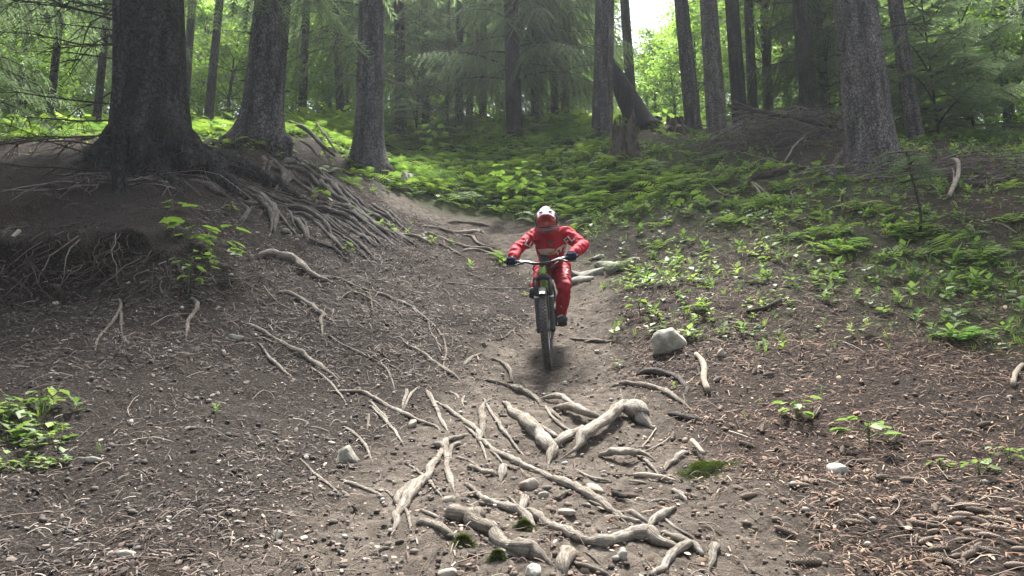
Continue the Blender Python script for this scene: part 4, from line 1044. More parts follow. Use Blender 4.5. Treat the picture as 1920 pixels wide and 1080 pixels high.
SMALL = [ # alike rootlets
 ('trail roots', 'dark root ridge crossing the upper trail behind the rider', 'root_mid', [
   (7, [(270,180),(400,200),(470,225),(560,240),(660,230),(720,220),(785,252)], [16,22,20,24,22,14]), (7, [(475,150),(600,155),(700,165),(795,177)], [12,18,18,10]),
   (7, [(320,228),(420,270),(520,310),(640,345),(760,350),(820,370),(930,402)], [14,16,16,18,14,8]), (7, [(585,372),(680,360),(800,390),(955,407)], [12,16,15,8]),
   (7, [(395,308),(480,345),(540,380),(595,402)], [10,14,8]), (7, [(580,250),(660,265),(690,300),(740,330),(865,342)], [10,14,14,8]), (7, [(100,250),(200,255),(300,290),(380,330)], [20,22,12])]),
 ('slope rootlets', 'short thin rootlet on the bare slope left of the trail', 'root_mid', [
   (1, [(1278,403),(1350,415),(1390,465),(1425,510)], [7,10,6]), (1, [(600,373),(615,430),(640,475),(650,505)], [9,8,5]), (1, [(985,948),(1060,985),(1105,1025)], [8,11,7]),
   (1, [(430,540),(480,585),(545,620)], [12,16,8]), (1, [(690,460),(740,490),(772,545)], [8,9,5]), (1, [(1505,605),(1570,640),(1610,690)], [10,10,6]), (1, [(1775,630),(1800,680),(1780,745)], [8,8,5]),
   (7, [(845,1037),(930,1000),(1005,928)], [9,12,8]), (7, [(1000,985),(1030,1005),(1060,1035)], [8,9,6]), (7, [(620,540),(700,560),(740,590)], [12,14,8]), (7, [(430,640),(480,680),(490,720)], [8,8,5]),
   (0, [(355,560),(370,578),(350,610),(348,640)], [8,9,8,5]), (0, [(222,560),(228,580),(205,612),(182,640),(178,660)], [5,6,6,5,4]), (0, [(228,582),(226,600),(229,632)], [4,5,3])]),
 ('mound roots', 'dark root among the many fanning down the right flank of the mound', 'root_web', [
   (6, [(390,350),(500,410),(640,470),(760,510),(850,540),(945,582)], [18,22,20,18,14]), (6, [(460,425),(560,440),(680,490),(805,532)], [16,18,16,12]),
   (6, [(520,450),(590,500),(650,550),(690,610),(710,680),(700,765)], [26,40,60,52,34,14]), (6, [(410,495),(500,545),(605,540)], [18,28,20]), (6, [(420,520),(490,580),(500,620),(448,685)], [16,22,24,16]),
   (6, [(760,570),(870,585),(980,620),(1060,680),(1130,780),(1200,870),(1290,975)], [24,38,34,26,22,18,10]), (6, [(830,640),(880,680),(920,760),(930,812)], [18,26,28,16]), (6, [(930,760),(980,820),(1080,850),(1160,890),(1245,965)], [18,20,16,10]),
   (6, [(50,380),(150,400),(280,470),(355,492)], [30,44,40,20]), (6, [(760,240),(850,250),(960,320),(1060,370),(1150,430),(1245,522)], [30,46,40,34,26]), (6, [(880,200),(980,270),(1080,350),(1180,420),(1290,510),(1375,605)], [22,28,28,26,22]),
   (6, [(1060,350),(1060,400),(1110,460),(1240,540),(1330,640),(1440,690),(1565,785)], [22,30,30,28,26,20,10]), (6, [(1000,560),(1120,600),(1230,640),(1330,710),(1450,800),(1565,895)], [18,28,28,26,22,12]),
   (6, [(1130,640),(1230,720),(1340,780),(1465,865)], [18,26,24,12]), (6, [(1100,540),(1250,580),(1380,650),(1500,740),(1645,825)], [18,26,26,22,12]), (6, [(1340,560),(1440,640),(1560,700),(1680,800),(1765,855)], [20,28,26,22,12]),
   (6, [(1420,550),(1520,610),(1605,685)], [22,28,16]), (6, [(1250,780),(1340,850),(1400,910),(1485,985)], [14,20,18,10]), (6, [(780,280),(830,360),(920,420),(1000,480),(1135,532)], [20,26,24,16]),
   (6, [(700,560),(740,620),(800,700),(885,785)], [12,18,16,8]), (6, [(600,175),(640,230),(700,290),(750,310),(757,370),(690,445)], [20,26,32,36,34,24]), (6, [(1180,480),(1300,560),(1420,660),(1580,760)], [16,24,22,12]),
   (6, [(1290,600),(1400,700),(1520,790),(1620,860)], [16,22,20,10]), (6, [(1050,700),(1160,760),(1270,830),(1360,900)], [14,20,18,10]), (6, [(1200,640),(1320,740),(1430,820),(1500,880)], [14,22,18,8]), (6, [(640,200),(620,270),(610,340)], [20,16,10]),
   (6, [(860,560),(960,590),(1090,650),(1200,730),(1300,800)], [14,20,20,16,8]), (6, [(1460,640),(1580,740),(1700,820)], [18,22,10]), (6, [(700,470),(820,500),(960,540),(1080,570)], [14,20,18,10])]),
 ('thin trail roots', 'thin root strand between the big pale roots on the trail', 'root_pale', [(0, q, [4, 7, 3]) for q in ([(905,745),(930,790),(960,830),(985,860)], [(1075,880),(1110,900),(1152,905)], [(870,800),(900,830),(915,872)], [(760,870),(800,900),(832,938)], [(950,930),(975,960),(990,992)], [(1100,940),(1140,960),(1178,986)], [(1180,850),(1215,870),(1242,902)], [(1020,760),(1050,800),(1104,822)], [(690,760),(730,800),(762,842)], [(640,800),(680,830),(700,872)], [(1230,960),(1260,990),(1304,1012)], [(900,1010),(940,1035),(1004,1062)], [(720,920),(760,960),(770,1004)], [(560,860),(600,900),(642,932)], [(580,690),(620,720),(650,760)], [(480,640),(520,690),(560,720)])]),
 ('bank roots', 'thin root dangling over the eroded bank on the left', 'root_dark', [
   (0, [(0,440),(25,432),(60,430)], [6,8,6]), (0, [(220,424),(195,436),(185,458),(178,490),(172,520)], [5,6,7,5,3]), (0, [(237,430),(250,452),(252,475)], [5,5,3]), (0, [(170,432),(186,450),(186,462)], [4,5,4]),
   (0, [(275,490),(250,515),(215,525),(180,532)], [4,5,5,4]), (0, [(292,515),(275,540),(248,555),(230,568)], [4,5,5,4]), (0, [(95,532),(108,545),(118,552)], [7,8,6]), (0, [(40,480),(60,500),(90,528)], [5,6,5]),
   (0, [(130,470),(150,480),(160,500)], [5,6,4]), (0, [(20,520),(50,545),(60,560)], [6,7,4]), (0, [(300,440),(310,470),(330,490),(342,520)], [6,8,8,5]), (0, [(330,470),(320,500),(318,525)], [5,5,4])]),
]
_rx = np.random.default_rng(19)
for g_ in SMALL:
    if g_[0] == 'mound roots':
        for c, pts, w in list(g_[3]):
            dx, dy = _rx.normal(0, 34), _rx.normal(0, 26)
            g_[3][len(g_[3]):] = [(c, [(x + dx + _rx.normal(0, 12), y + dy + _rx.normal(0, 10)) for x, y in pts], [v * _rx.uniform(.5, .85) for v in w])]
for grp, lab, mk, strands in SMALL:
    for c, pts, w in strands:
        lab_ = lab
        if grp == 'mound roots':
            mx = sum(a for a, b in pts) / len(pts); lab_ = ('stout' if max(w) > 30 else 'slender' if max(w) > 19 else 'thin') + ' dark root on the mound flank, ' + ('below the huge dark spruce' if mx < 520 else 'below the second big spruce' if mx < 800 else 'in the middle of the root fan' if mx < 1080 else 'in the lower part of the root fan' if mx < 1350 else 'at the right end of the root fan')
        S = Soup(); root_tube(S, c, pts, [v * (1.4 if grp == 'mound roots' else 1.5 if grp == 'trail roots' else 1) for v in w], lift=1.0 if grp == 'mound roots' else .6, seg=8, wob=.35)
        tag(link('exposed_root', S.mesh('exposed_root', [MT[mk]])), lab_, 'root', grp)

# buttress roots that belong to the big trees
def tree_root(root, base, c, pts, w, mk, lift=.35, start=None):
    S = Soup()
    pix, s = to_px(c, pts); P, t = ground_path(pix, 6); n = len(P)
    rad = np.interp(np.linspace(0, 1, n), np.linspace(0, 1, len(w)), np.array(w, float) / s) / 2 * t / F_PX
    P = P.copy(); P[:, 2] = H(P[:, 0], P[:, 1]) + rad * lift
    if start is not None:
        k = n // 2
        P[:k, 2] += (np.linspace(1, 0, k) ** 2) * start
    P[-3:, 2] -= rad[-3:] * np.array([.3, .8, 1.5])
    addtube(S, P - base, rad, 14, 0, wob=.3, seed=len(pts) + n, fr=6)
    link('root', S.mesh('root', [MT[mk]]), root)
def tree_root3(root, base, pts, w, mk, seg=16, lift=.3):
    P = []
    for q in pts:
        if len(q) == 3: P.append(at(*q))
        else:
            h_, t_ = hit1(*q); P.append(h_)
    P = catmull(np.array(P), 40); n = len(P); dep = P[:, 1] * CP + (P[:, 2] - CAM_Z) * SP
    rad = np.interp(np.linspace(0, 1, n), np.linspace(0, 1, len(w)), np.array(w, float)) / 2 * dep / F_PX
    P[:, 2] = np.maximum(P[:, 2], H(P[:, 0], P[:, 1]) + rad * lift - np.linspace(0, 1, n) ** 6 * rad * 2)
    S = Soup(); addtube(S, P - base, rad, seg, 0, wob=.35, seed=n + len(pts), fr=5, flat=1.15)
    link('root', S.mesh('root', [MT[mk]]), root)
Y1 = float(b1[1])
tree_root3(T1, b1, [(285,150,Y1-.1),(325,245,Y1-.42),(352,290,Y1-.40),(385,325),(425,352),(462,376)], [16,46,58,52,40,14], 'bark_root', lift=.75)
tree_root3(T1, b1, [(292,150,Y1),(345,255,Y1-.05),(385,296,Y1-.0),(430,325),(480,342),(520,350),(548,366),(565,374)], [14,36,42,38,30,24,18,6], 'bark_root', lift=.8)
tree_root3(T1, b1, [(275,160,Y1-.15),(262,260,Y1-.52),(275,305,Y1-.55),(300,330),(335,352),(350,372)], [14,40,44,36,24,8], 'bark_root')
tree_root3(T1, b1, [(275,150,Y1),(235,235,Y1-.3),(200,282,Y1-.35),(170,300),(140,316),(110,330)], [14,40,46,38,26,8], 'bark_root')
tree_root3(T1, b1, [(268,170,Y1-.15),(243,240,Y1-.42),(228,290,Y1-.5),(222,325),(235,350),(250,372)], [14,34,34,22,6], 'bark_root')
tree_root(T2, b2, 6, [(600,120),(500,125),(420,145),(330,215)], [60,50,40,20], 'bark_dark')
tree_root(T2, b2, 6, [(400,130),(260,100),(150,105),(60,120)], [70,60,44,20], 'bark_dark')
tree_root(T2, b2, 6, [(740,130),(820,190),(900,230),(1000,320)], [70,60,40,14], 'bark_grey')
tree_root(T3, b3, 6, [(1300,180),(1230,250),(1180,310)], [90,60,24], 'bark_dark')
tree_root(T3, b3, 6, [(1500,150),(1580,220),(1680,260),(1780,270)], [90,70,50,24], 'bark_dark')
tree_root(T4, b4, 9, [(1150,600),(1080,670),(1020,740),(965,835)], [110,92,80,50], 'bark_pale', start=.1)

# ------------------------------------------------------------------ stones
def rock_mesh(name, seed, sx, sy, sz, mk, sub=3, rough=.35, cut=5, moss=False):
    rg = np.random.default_rng(seed); n = {2: 12, 3: 18, 4: 18}.get(sub, 20)
    P = rg.normal(0, 1, (n, 3)); P /= (np.abs(P) ** 3.2).sum(1, keepdims=True) ** (1 / 3.2); P *= rg.uniform(.82, 1.06, (n, 1))
    bm = bmesh.new(); vs = [bm.verts.new(p) for p in P]
    r = bmesh.ops.convex_hull(bm, input=vs); bmesh.ops.delete(bm, geom=[v for v in bm.verts if not v.link_faces], context='VERTS')
    if sub == 2: bmesh.ops.bevel(bm, geom=bm.edges[:], offset=.07, segments=1, affect='EDGES')
    bmesh.ops.triangulate(bm, faces=bm.faces[:])
    if sub > 2:
        bmesh.ops.subdivide_edges(bm, edges=bm.edges[:], cuts=2 if sub == 3 else 4, use_grid_fill=True); bmesh.ops.triangulate(bm, faces=bm.faces[:])
        for _ in range(1): bmesh.ops.smooth_vert(bm, verts=bm.verts[:], factor=.35, use_axis_x=True, use_axis_y=True, use_axis_z=True)
    bm.verts.index_update()
    V = np.array([v.co[:] for v in bm.verts]); F = np.array([[v.index for v in f.verts] for f in bm.faces]); bm.free()
    if sub > 2: V = V * (1 + .55 * rough * fbm(V[:, 0] * 1.7 + seed, V[:, 1] * 1.7, V[:, 2] * 1.7, oct=5, seed=seed, gain=.6))[:, None]
    return np_mesh(name, V * np.array([sx, sy, sz]), F, MT[mk], None, False)
def stone(px, py, w, h, mk, label, group=None, seed=1, depth=.8, rot=0., sink=.25, sub=3, tilt=(0, 0), name='stone', cat='stone', rough=.35, cut=5):
    p, t = hit1(px, py + h * .25)
    sx, sz = w / 2 * t / F_PX, h / 2 * t / F_PX
    p[2] = float(H(p[0], p[1])) + sz * (1 - 2 * sink)
    return tag(link(name, rock_mesh(name, seed, sx, sx * depth, sz, mk, sub, rough, cut), loc=p, rot=(tilt[0], tilt[1], rot)), label, cat, group)
stone(1256, 642, 72, 60, 'rock_white', 'large whitish boulder at the right edge of the trail', None, 6, .8, .3, .34, 4, name='boulder', cat='boulder', cut=8)
stone(658, 855, 60, 46, 'rock_grey', 'half buried grey green stone left of the star shaped root', None, 5, .9, .5, .25, 4)
stone(1571, 882, 50, 26, 'rock_white', 'flat whitish stone slab on the needle slope at the right', None, 8, .7, -.35, .2, 3, (.2, .15), rough=.12, cut=10)
stone(1352, 663, 27, 18, 'rock_tan', 'smooth oval stone right of the large whitish boulder', None, 9, .8, .2, .2, 3, rough=.15)
stone(1303, 594, 26, 18, 'rock_grey', 'wedge shaped stone tilted up above the whitish boulder', None, 12, .5, .6, .2, 2, (.3, .5), rough=.15)
for q, (px, py, w, h, rz, ry) in enumerate([(1110, 508, 58, 26, .3, -.3), (1092, 521, 46, 18, .15, -.22), (1136, 493, 48, 24, .45, -.34), (1120, 482, 36, 16, .3, -.3), (1080, 511, 30, 16, .5, -.2), (1152, 503, 34, 22, .2, -.4)]):
    stone(px, py, w, h, 'rock_grey', ['broad layered rock slab at the trail edge behind the rider', 'lowest thin rock slab at the trail edge behind the rider', 'upper rock slab leaning on the broad one behind the rider', 'topmost small rock slab of the layered ledge behind the rider', 'narrow rock slab nearest to the rider in the layered ledge', 'rightmost rock slab of the layered ledge behind the rider'][q], None, 114 + q, 1.1, rz, .38, 2, (.25, ry), name='layered_rock', cat='rock', cut=12, rough=.22)
stone(1000, 1072, 36, 28, 'rock_white', 'pale stone cut by the bottom edge below the root ridge', None, 23, .8, .2, .2, 3)
stone(838, 1076, 42, 22, 'rock_tan', 'pale stone at the bottom edge left of the root ridge', None, 24, .8, .2, .2, 3)
stone(992, 912, 40, 32, 'rock_tan', 'rounded brown stone below the long diagonal root', None, 25, .9, .5, .2, 3, rough=.2)
stone(1018, 931, 24, 24, 'rock_grey', 'grey triangular stone right of the rounded brown one', None, 26, .6, .3, .2, 2, (.2, .6), rough=.1, cut=8)
stone(1130, 886, 15, 14, 'rock_tan', 'small round stone on the dirt under the arched root', None, 27, .9, 0, .2, 2)
stone(1065, 962, 38, 16, 'rock_tan', 'oval stone between the two long pale roots', None, 28, .7, 0, .2, 3, rough=.2)
stone(843, 938, 30, 16, 'rock_tan', 'oval stone beside the club shaped root', None, 29, .7, -.3, .2, 3, rough=.2)
stone(1165, 1042, 26, 24, 'rock_grey', 'grey green stone under the thick bottom root', None, 30, .9, 0, .2, 3)
stone(774, 796, 20, 20, 'rock_tan', 'round stone under the long curving root', None, 31, .9, 0, .2, 3, rough=.2)
stone(442, 634, 30, 14, 'rock_white', 'white stone at the head of the longest root on the left slope', None, 32, .7, .2, .2, 2)
stone(417, 663, 17, 14, 'rock_white', 'white angular stone just below the white one on the left slope', None, 33, .8, .2, .2, 2)
stone(520, 1004, 26, 22, 'rock_white', 'white stone on the bare soil at the lower left', None, 34, .8, .2, .2, 2)
stone(236, 1040, 40, 18, 'rock_grey', 'flat grey stone at the bottom left edge', None, 35, .7, .4, .25, 3, rough=.2)
stone(176, 862, 36, 18, 'rock_grey', 'flat greenish stone right of the clover patch', None, 36, .7, .6, .25, 3, rough=.2)
stone(1625, 1022, 20, 14, 'rock_white', 'square white stone below the flat slab near the cone heap', None, 37, .8, .4, .2, 2, rough=.1, cut=9)
stone(568, 1010, 18, 14, 'rock_white', 'white stone right of the one on the lower left soil', None, 38, .8, .2, .2, 2)
stone(436, 1010, 14, 9, 'rock_tan', 'small tan stone left of the white one on the lower left soil', None, 39, .8, .2, .2, 2)
stone(105, 568, 14, 9, 'rock_white', 'pale stone at the foot of the eroded bank', None, 40, .8, .2, .2, 2)
stone(535, 434, 18, 11, 'rock_grey', 'grey stone caught among the mound roots', None, 41, .8, .2, .2, 2)
stone(1300, 477, 20, 10, 'rock_tan', 'tan stone among herbs on the right slope', None, 42, .8, .2, .2, 2)
stone(762, 312, 16, 20, 'rock_white', 'whitish stone beside the birch stub at the mossy spruce foot', None, 43, .8, .2, .2, 2)
rg = np.random.default_rng(12)
PEB = [rock_mesh('pebble', 50 + i, 1, .8, .6, ['rock_tan', 'rock_white', 'rock_grey'][i % 3], 2, .3, 9) for i in range(6)]
for i in range(84):
    if i < 44: px, py = rg.uniform(560, 1900), rg.uniform(760, 1075)
    elif i < 64: px, py = rg.uniform(30, 700), rg.uniform(640, 1070)
    else: px, py = rg.uniform(820, 1320), rg.uniform(560, 780)
    p, t = hit1(px, py); s = rg.gamma(3, .8) + 2.0
    p[2] = float(H(p[0], p[1])) + .004
    where = 'right' if px > 1150 else ('left' if px < 720 else 'middle')
    tag(link('pebble', PEB[i % 6], loc=p, rot=(rg.normal(0, .2), rg.normal(0, .2), rg.uniform(0, 6.28)), scale=s * t / F_PX), {'right': 'small pale pebble on the needle covered right slope', 'left': 'small pale pebble on the bare left slope', 'middle': 'small pale pebble on the worn trail'}[where], 'pebble', 'pebbles ' + where)

# ------------------------------------------------------------------ moss cushions
def moss_cushion(px, py, w, h, label, seed):
    p, t = hit1(px, py); sx = w / 2 * t / F_PX; sz = h / 2 * t / F_PX
    rg = np.random.default_rng(seed); n = int(900 + w * 30)
    a = rg.uniform(0, 6.28, n); r = np.abs(rg.normal(0, .55, n)) * (1 + .35 * np.sin(a * 3 + seed))
    x = p[0] + np.cos(a) * r * sx; y = p[1] + np.sin(a) * r * sx * .7
    z = H(x, y) + sz * .9 * np.clip(1 - r ** 2, 0, 1) * (.7 + .5 * vnoise(x * 25, y * 25, seed=seed))
    TV, TF = grass(4, seed); TV = TV * np.array([1.2, 1.2, .8])
    M = frames(np.stack([np.cos(a) * r, np.sin(a) * r, np.ones(n)], -1), rg.uniform(0, 6.28, n), rg.uniform(.02, .038, n))
    V, F, T = tile(TV * np.array([1, 1, 1]), TF, M, np.stack([x, y, z], -1) - p, rg.uniform(.12, .45, (n, 1)) * np.array([[.9, .85, .4]]))
    root = tag(link('moss_cushion', None, loc=p), label, 'moss')
    link('moss_blades', np_mesh('moss_blades', V, F, MT['herb'], T), root)['kind'] = 'stuff'
    m = 14; th = np.linspace(0, 2 * np.pi, m, endpoint=False); rows = []
    for q in np.linspace(0, 1, 6):
        xx = p[0] + np.cos(th) * q * sx * .6; yy = p[1] + np.sin(th) * q * sx * .42
        rows.append(np.stack([xx, yy, H(xx, yy) + sz * .6 * (1 - q ** 2) - .02], -1) - p)
    V = np.concatenate(rows); i = np.arange(5)[:, None] * m; j = np.arange(m)[None]; k = (j + 1) % m
    link('moss_pad', np_mesh('moss_pad', V, np.stack([i + j, i + m + j, i + m + k, i + k], -1).reshape(-1, 4), MT['moss'], None, True), root)
moss_cushion(1320, 888, 92, 34, 'dark green moss cushion at the right edge of the trail', 1)
moss_cushion(868, 1020, 28, 26, 'small moss tuft at the left foot of the root ridge', 2)
moss_cushion(933, 1048, 22, 22, 'small moss tuft at the right foot of the root ridge', 3)
moss_cushion(985, 992, 28, 22, 'small moss tuft under the knobby root end', 4)
moss_cushion(40, 355, 44, 12, 'flat moss streak on the mound at the far left', 5)

# ------------------------------------------------------------------ spruce cones
def cone_mesh(seed):
    rg = np.random.default_rng(seed); S = Soup(); n = 9; t = np.linspace(0, 1, n)
    prof = np.interp(t, [0, .08, .3, .6, .85, 1], [.06, .115, .14, .125, .085, .03])
    addtube(S, np.stack([t - .5, .03 * np.sin(t * 3), 0 * t], -1), prof * .86, 8, caps=True)
    rows, per = 12, 8
    for i in range(rows):
        u = (i + .6) / rows; r = np.interp(u, t, prof)
        for j in range(per):
            a = (j + .5 * (i % 2)) * 6.283 / per
            c, s = math.cos(a), math.sin(a); w = r * .46
            b = np.array([u - .5 - .03, r * .85 * c, r * .85 * s]); e = np.array([u - .5 + .065, r * 1.32 * c, r * 1.32 * s]); q = np.array([0, -s, c]) * w
            S.add([b - q, b + q, e + q * .75, e - q * .75], [(0, 1, 2, 3)])
    return S.mesh('cone', [MT['cone']], False)
CONES = [cone_mesh(i) for i in range(3)]
def put_cone(px, py, ang, L, label, grp, k):
    p, t = hit1(px, py); l = L * t / F_PX
    n = normals(np.array([p[0]]), np.array([p[1]]))[0]
    d = np.array([math.cos(ang), math.sin(ang) * .9, 0]); d -= n * (d @ n); d /= np.linalg.norm(d); y = np.cross(n, d)
    p[2] = float(H(p[0], p[1])) + l * .17
    Mx = Matrix(((d[0], y[0], n[0], p[0]), (d[1], y[1], n[1], p[1]), (d[2], y[2], n[2], p[2]), (0, 0, 0, 1)))
    o = link('spruce_cone', CONES[k % 3]); o.matrix_world = Mx @ Matrix.Diagonal((l, l * .9, l * .9, 1))
    tag(o, label, 'cone', grp)
put_cone(1513, 1063, 3.1, 58, 'large tan cone lying at the bottom edge, left of the cone heap', None, 0)
HEAP = [(760,410,1.5),(960,470,-.35),(660,480,1.2),(520,555,-.2),(910,550,.1),(500,630,-.7),(420,645,1.5),(600,640,-.6),(850,600,.6),(1080,610,1.7),(950,670,-.2),(1000,700,-.25),(1200,670,-.2),(580,780,.15),(910,770,.1),
        (690,865,-.2),(730,965,-.95),(820,975,-.8),(920,970,1.4),(1040,860,.7),(980,910,.5),(870,915,.2),(340,530,-1.1),(1240,600,-.6),(1160,740,-.3),(1290,660,.5),(1390,1010,-.15),(1120,880,-.6),(640,700,.3),(1380,800,-.7),(700,600,-.4),(1060,510,-.4),(330,620,1.3),(1440,860,.2)]
for i, (x, y, a) in enumerate(HEAP):
    put_cone(1620 + x / 4.91, 860 + y / 4.91, a + .2 * math.sin(i * 3.), 37 + 8 * math.sin(i * 1.7), 'brown spruce cone in the heap at the lower right corner', 'heaped cones', i)
LOOSE = [(1762,863,.1),(1430,808,1.2),(1400,838,-.7),(1512,905,1.3),(1533,985,1.4),(1580,848,1.1),(1530,778,1.0),(1460,742,-.9),(1442,706,.4),(1346,715,.8),(1352,770,1.2),(1262,822,1.2),(1180,935,-.3),(1405,935,.3),(1500,915,-.2),
         (1705,905,-.2),(1680,940,.9),(1820,815,-.6),(1845,800,.3),(1310,700,1.4),(1388,662,1.3),(1400,690,-.4),(1415,700,1.1),(1620,870,.2),(1470,1000,-.9),(1290,935,-.2),(1655,900,.5),(1740,835,-.4),(1560,945,.7),(1600,985,-.2)]
for i, (x, y, a) in enumerate(LOOSE):
    put_cone(x, y, a, 30 * (y / 900) ** 1.3 + 4, 'single brown spruce cone lying loose on the right slope', 'loose cones', i)

# ------------------------------------------------------------------ fallen sticks, branches, logs
def stick(c, pts, w, mk, label, group=None, lift=0., arch=0., name='fallen_branch', cat='branch', forks=(), bury=False, wob=.2):
    S = Soup()
    for k, (pp, ww) in enumerate([(pts, w)] + list(forks)):
        pix, s = to_px(c, pp); P, t = ground_path(pix, 5); n = len(P)
        rad = np.interp(np.linspace(0, 1, n), np.linspace(0, 1, len(ww)), np.array(ww, float) / s) / 2 * t / F_PX
        P = P.copy(); P[:, 2] = H(P[:, 0], P[:, 1]) + rad * .8 + .012 + lift
        if arch: P[:, 2] += arch * np.sin(np.linspace(0.15, np.pi * .95, n))
        addtube(S, P, rad, 8, 0, wob=wob, seed=len(pp) * 3 + n, fr=18)
    return tag(link(name, S.mesh(name, [MT[mk]])), label, cat, group)
stick(8, [(985,525),(1045,600),(1062,680),(1055,760),(1095,870)], [42,54,58,56,60], 'stick_pale', 'pale barkless stick pointing downhill right of the boulder', name='fallen_stick', cat='stick')
stick(3, [(1255,948),(1330,955),(1400,965),(1500,975),(1600,988)], [34,48,52,46,16], 'stick_pale', 'pale split stick lying left of the moss cushion', name='fallen_stick', cat='stick')
stick(3, [(1215,985),(1290,1000),(1360,1005)], [14,26,12], 'stick_pale', 'thin splinter under the pale split stick', name='fallen_stick', cat='stick')
stick(3, [(1735,715),(1780,765),(1835,825)], [40,40,34], 'stick_pale', 'short pale stick lying on the moss cushion', name='fallen_stick', cat='stick', lift=.035)
stick(3, [(1160,775),(1330,750),(1480,680),(1560,620)], [9,12,12,10], 'stick_pale', 'thin curved twig right of the arched root', name='fallen_stick', cat='stick', forks=[([(1438,553),(1380,640),(1300,738)], [10, 12, 10])])
stick(5, [(10,395),(70,355),(140,322)], [34,38,30], 'root_mid', 'short brown stick beside the long diagonal root', name='fallen_stick', cat='stick')
stick(5, [(530,345),(590,370),(650,390)], [50,56,40], 'deadwood', 'short brown log piece right of the wood chip', name='fallen_stick', cat='stick')
stick(9, [(590,720),(680,620),(760,572),(830,512),(890,472),(960,460),(1090,460),(1130,478),(1185,488)], [14,15,14,13,12,12,11,9,6], 'stick_pale', 'long pale forked branch arching before the brush heap', arch=.28, forks=[([(755,580),(810,500),(850,450),(905,412)], [12, 11, 8])])
stick(9, [(243,818),(300,870),(370,940),(400,985),(505,1052)], [18,18,18,16,10], 'stick_pale', 'pale bent branch on the herbs below the brush heap')
stick(9, [(0,925),(60,970),(150,990),(255,1006)], [12,15,14,8], 'stick_pale', 'pale thin branch left of the bent one', forks=[([(-60,860),(-20,905),(10,930)], [8, 12, 10])])
stick(9, [(175,605),(300,640),(420,670),(530,690),(565,722)], [8,12,12,11,7], 'root_mid', 'thin grey branch just below the brush heap')
stick(9, [(200,945),(330,855),(500,812),(640,772),(785,760)], [40,62,60,56,30], 'rotten', 'dark rotten log low on the right slope', name='fallen_log', cat='log')
stick(9, [(560,460),(610,500),(700,530),(765,535)], [9,11,11,8], 'stick_pale', 'small pale twig sticking out of the brush heap', lift=.12)
stick(9, [(600,1050),(670,1000),(640,950),(770,880)], [10,14,12,10], 'root_mid', 'crooked branch on herbs left of the stout pale spruce')
stick(9, [(1055,1035),(1065,990),(1078,938)], [13,13,10], 'stick_pale', 'short pale peg below the stout pale spruce')
stick(10, [(745,508),(800,535),(860,535),(900,580),(902,660),(860,740),(812,792)], [18,24,32,34,36,40,34], 'stick_pale', 'bent bleached root bow at the upper right', arch=.18, forks=[([(820,553),(850,620),(862,660),(845,712)], [12, 14, 14, 10])])
stick(10, [(890,692),(1050,682),(1180,656),(1300,640),(1450,652)], [10,15,17,17,14], 'root_mid', 'long grey branch right of the bleached root bow', lift=.05)
stick(10, [(880,522),(1000,502),(1130,490),(1250,500),(1450,562)], [10,14,15,15,12], 'root_mid', 'upper long grey branch right of the bleached root bow', lift=.08)
stick(10, [(650,655),(710,710),(742,778)], [10,14,10], 'stick_pale', 'pale stick left of the bleached root bow')
stick(10, [(925,998),(1000,1010),(1028,1080)], [10,14,10], 'stick_pale', 'pale hooked stick below the bleached root bow')
stick(10, [(1150,985),(1240,1000),(1310,1030),(1380,1075)], [8,12,12,8], 'stick_pale', 'pale thin stick near the right edge among herbs')
stick(10, [(580,1000),(680,1015),(760,1035),(850,1075)], [8,11,11,7], 'root_mid', 'thin stick right of the leafless sapling foot')
stick(10, [(930,655),(1000,640),(1050,615)], [9,14,12], 'stick_pale', 'short pale stick pointing up beside the bleached root bow', lift=.04)
stick(0, [(1395,335),(1420,350),(1440,368),(1452,384)], [3,4,4,3], 'stick_pale', 'slim stick on herbs left of the rotten log')
stick(0, [(1400,588),(1440,582),(1463,570)], [5,9,11], 'rotten', 'dark curved branch stub among herbs on the right slope')
stick(0, [(1900,730),(1906,705),(1918,690)], [9,10,8], 'stick_pale', 'pale bent root end at the right edge')
stick(0, [(6,478),(20,462),(34,448)], [8,9,8], 'stick_pale', 'pale peeled stick poking out of the bank at the left edge', lift=.05)
stick(6, [(800,0),(900,50),(980,110),(1060,200),(1150,265)], [20,34,38,32,16], 'root_dark', 'dark leaning dead branch between the second and third big spruce', lift=.22)
stick(6, [(1000,0),(1060,90),(1110,170),(1150,235)], [12,18,18,10], 'root_dark', 'thin dead branch beside the dark leaning one', lift=.25)
# split wood chip
p, t = hit1(1118, 922)
tag(link('wood_chip', rock_mesh('wood_chip', 71, .066, .03, .022, 'stick_pale', 2, .1, 9), loc=(p[0], p[1], float(H(p[0], p[1])) + .012), rot=(.2, .35, -.5)), 'brown broken wood chip right of the long diagonal root', 'wood chip')

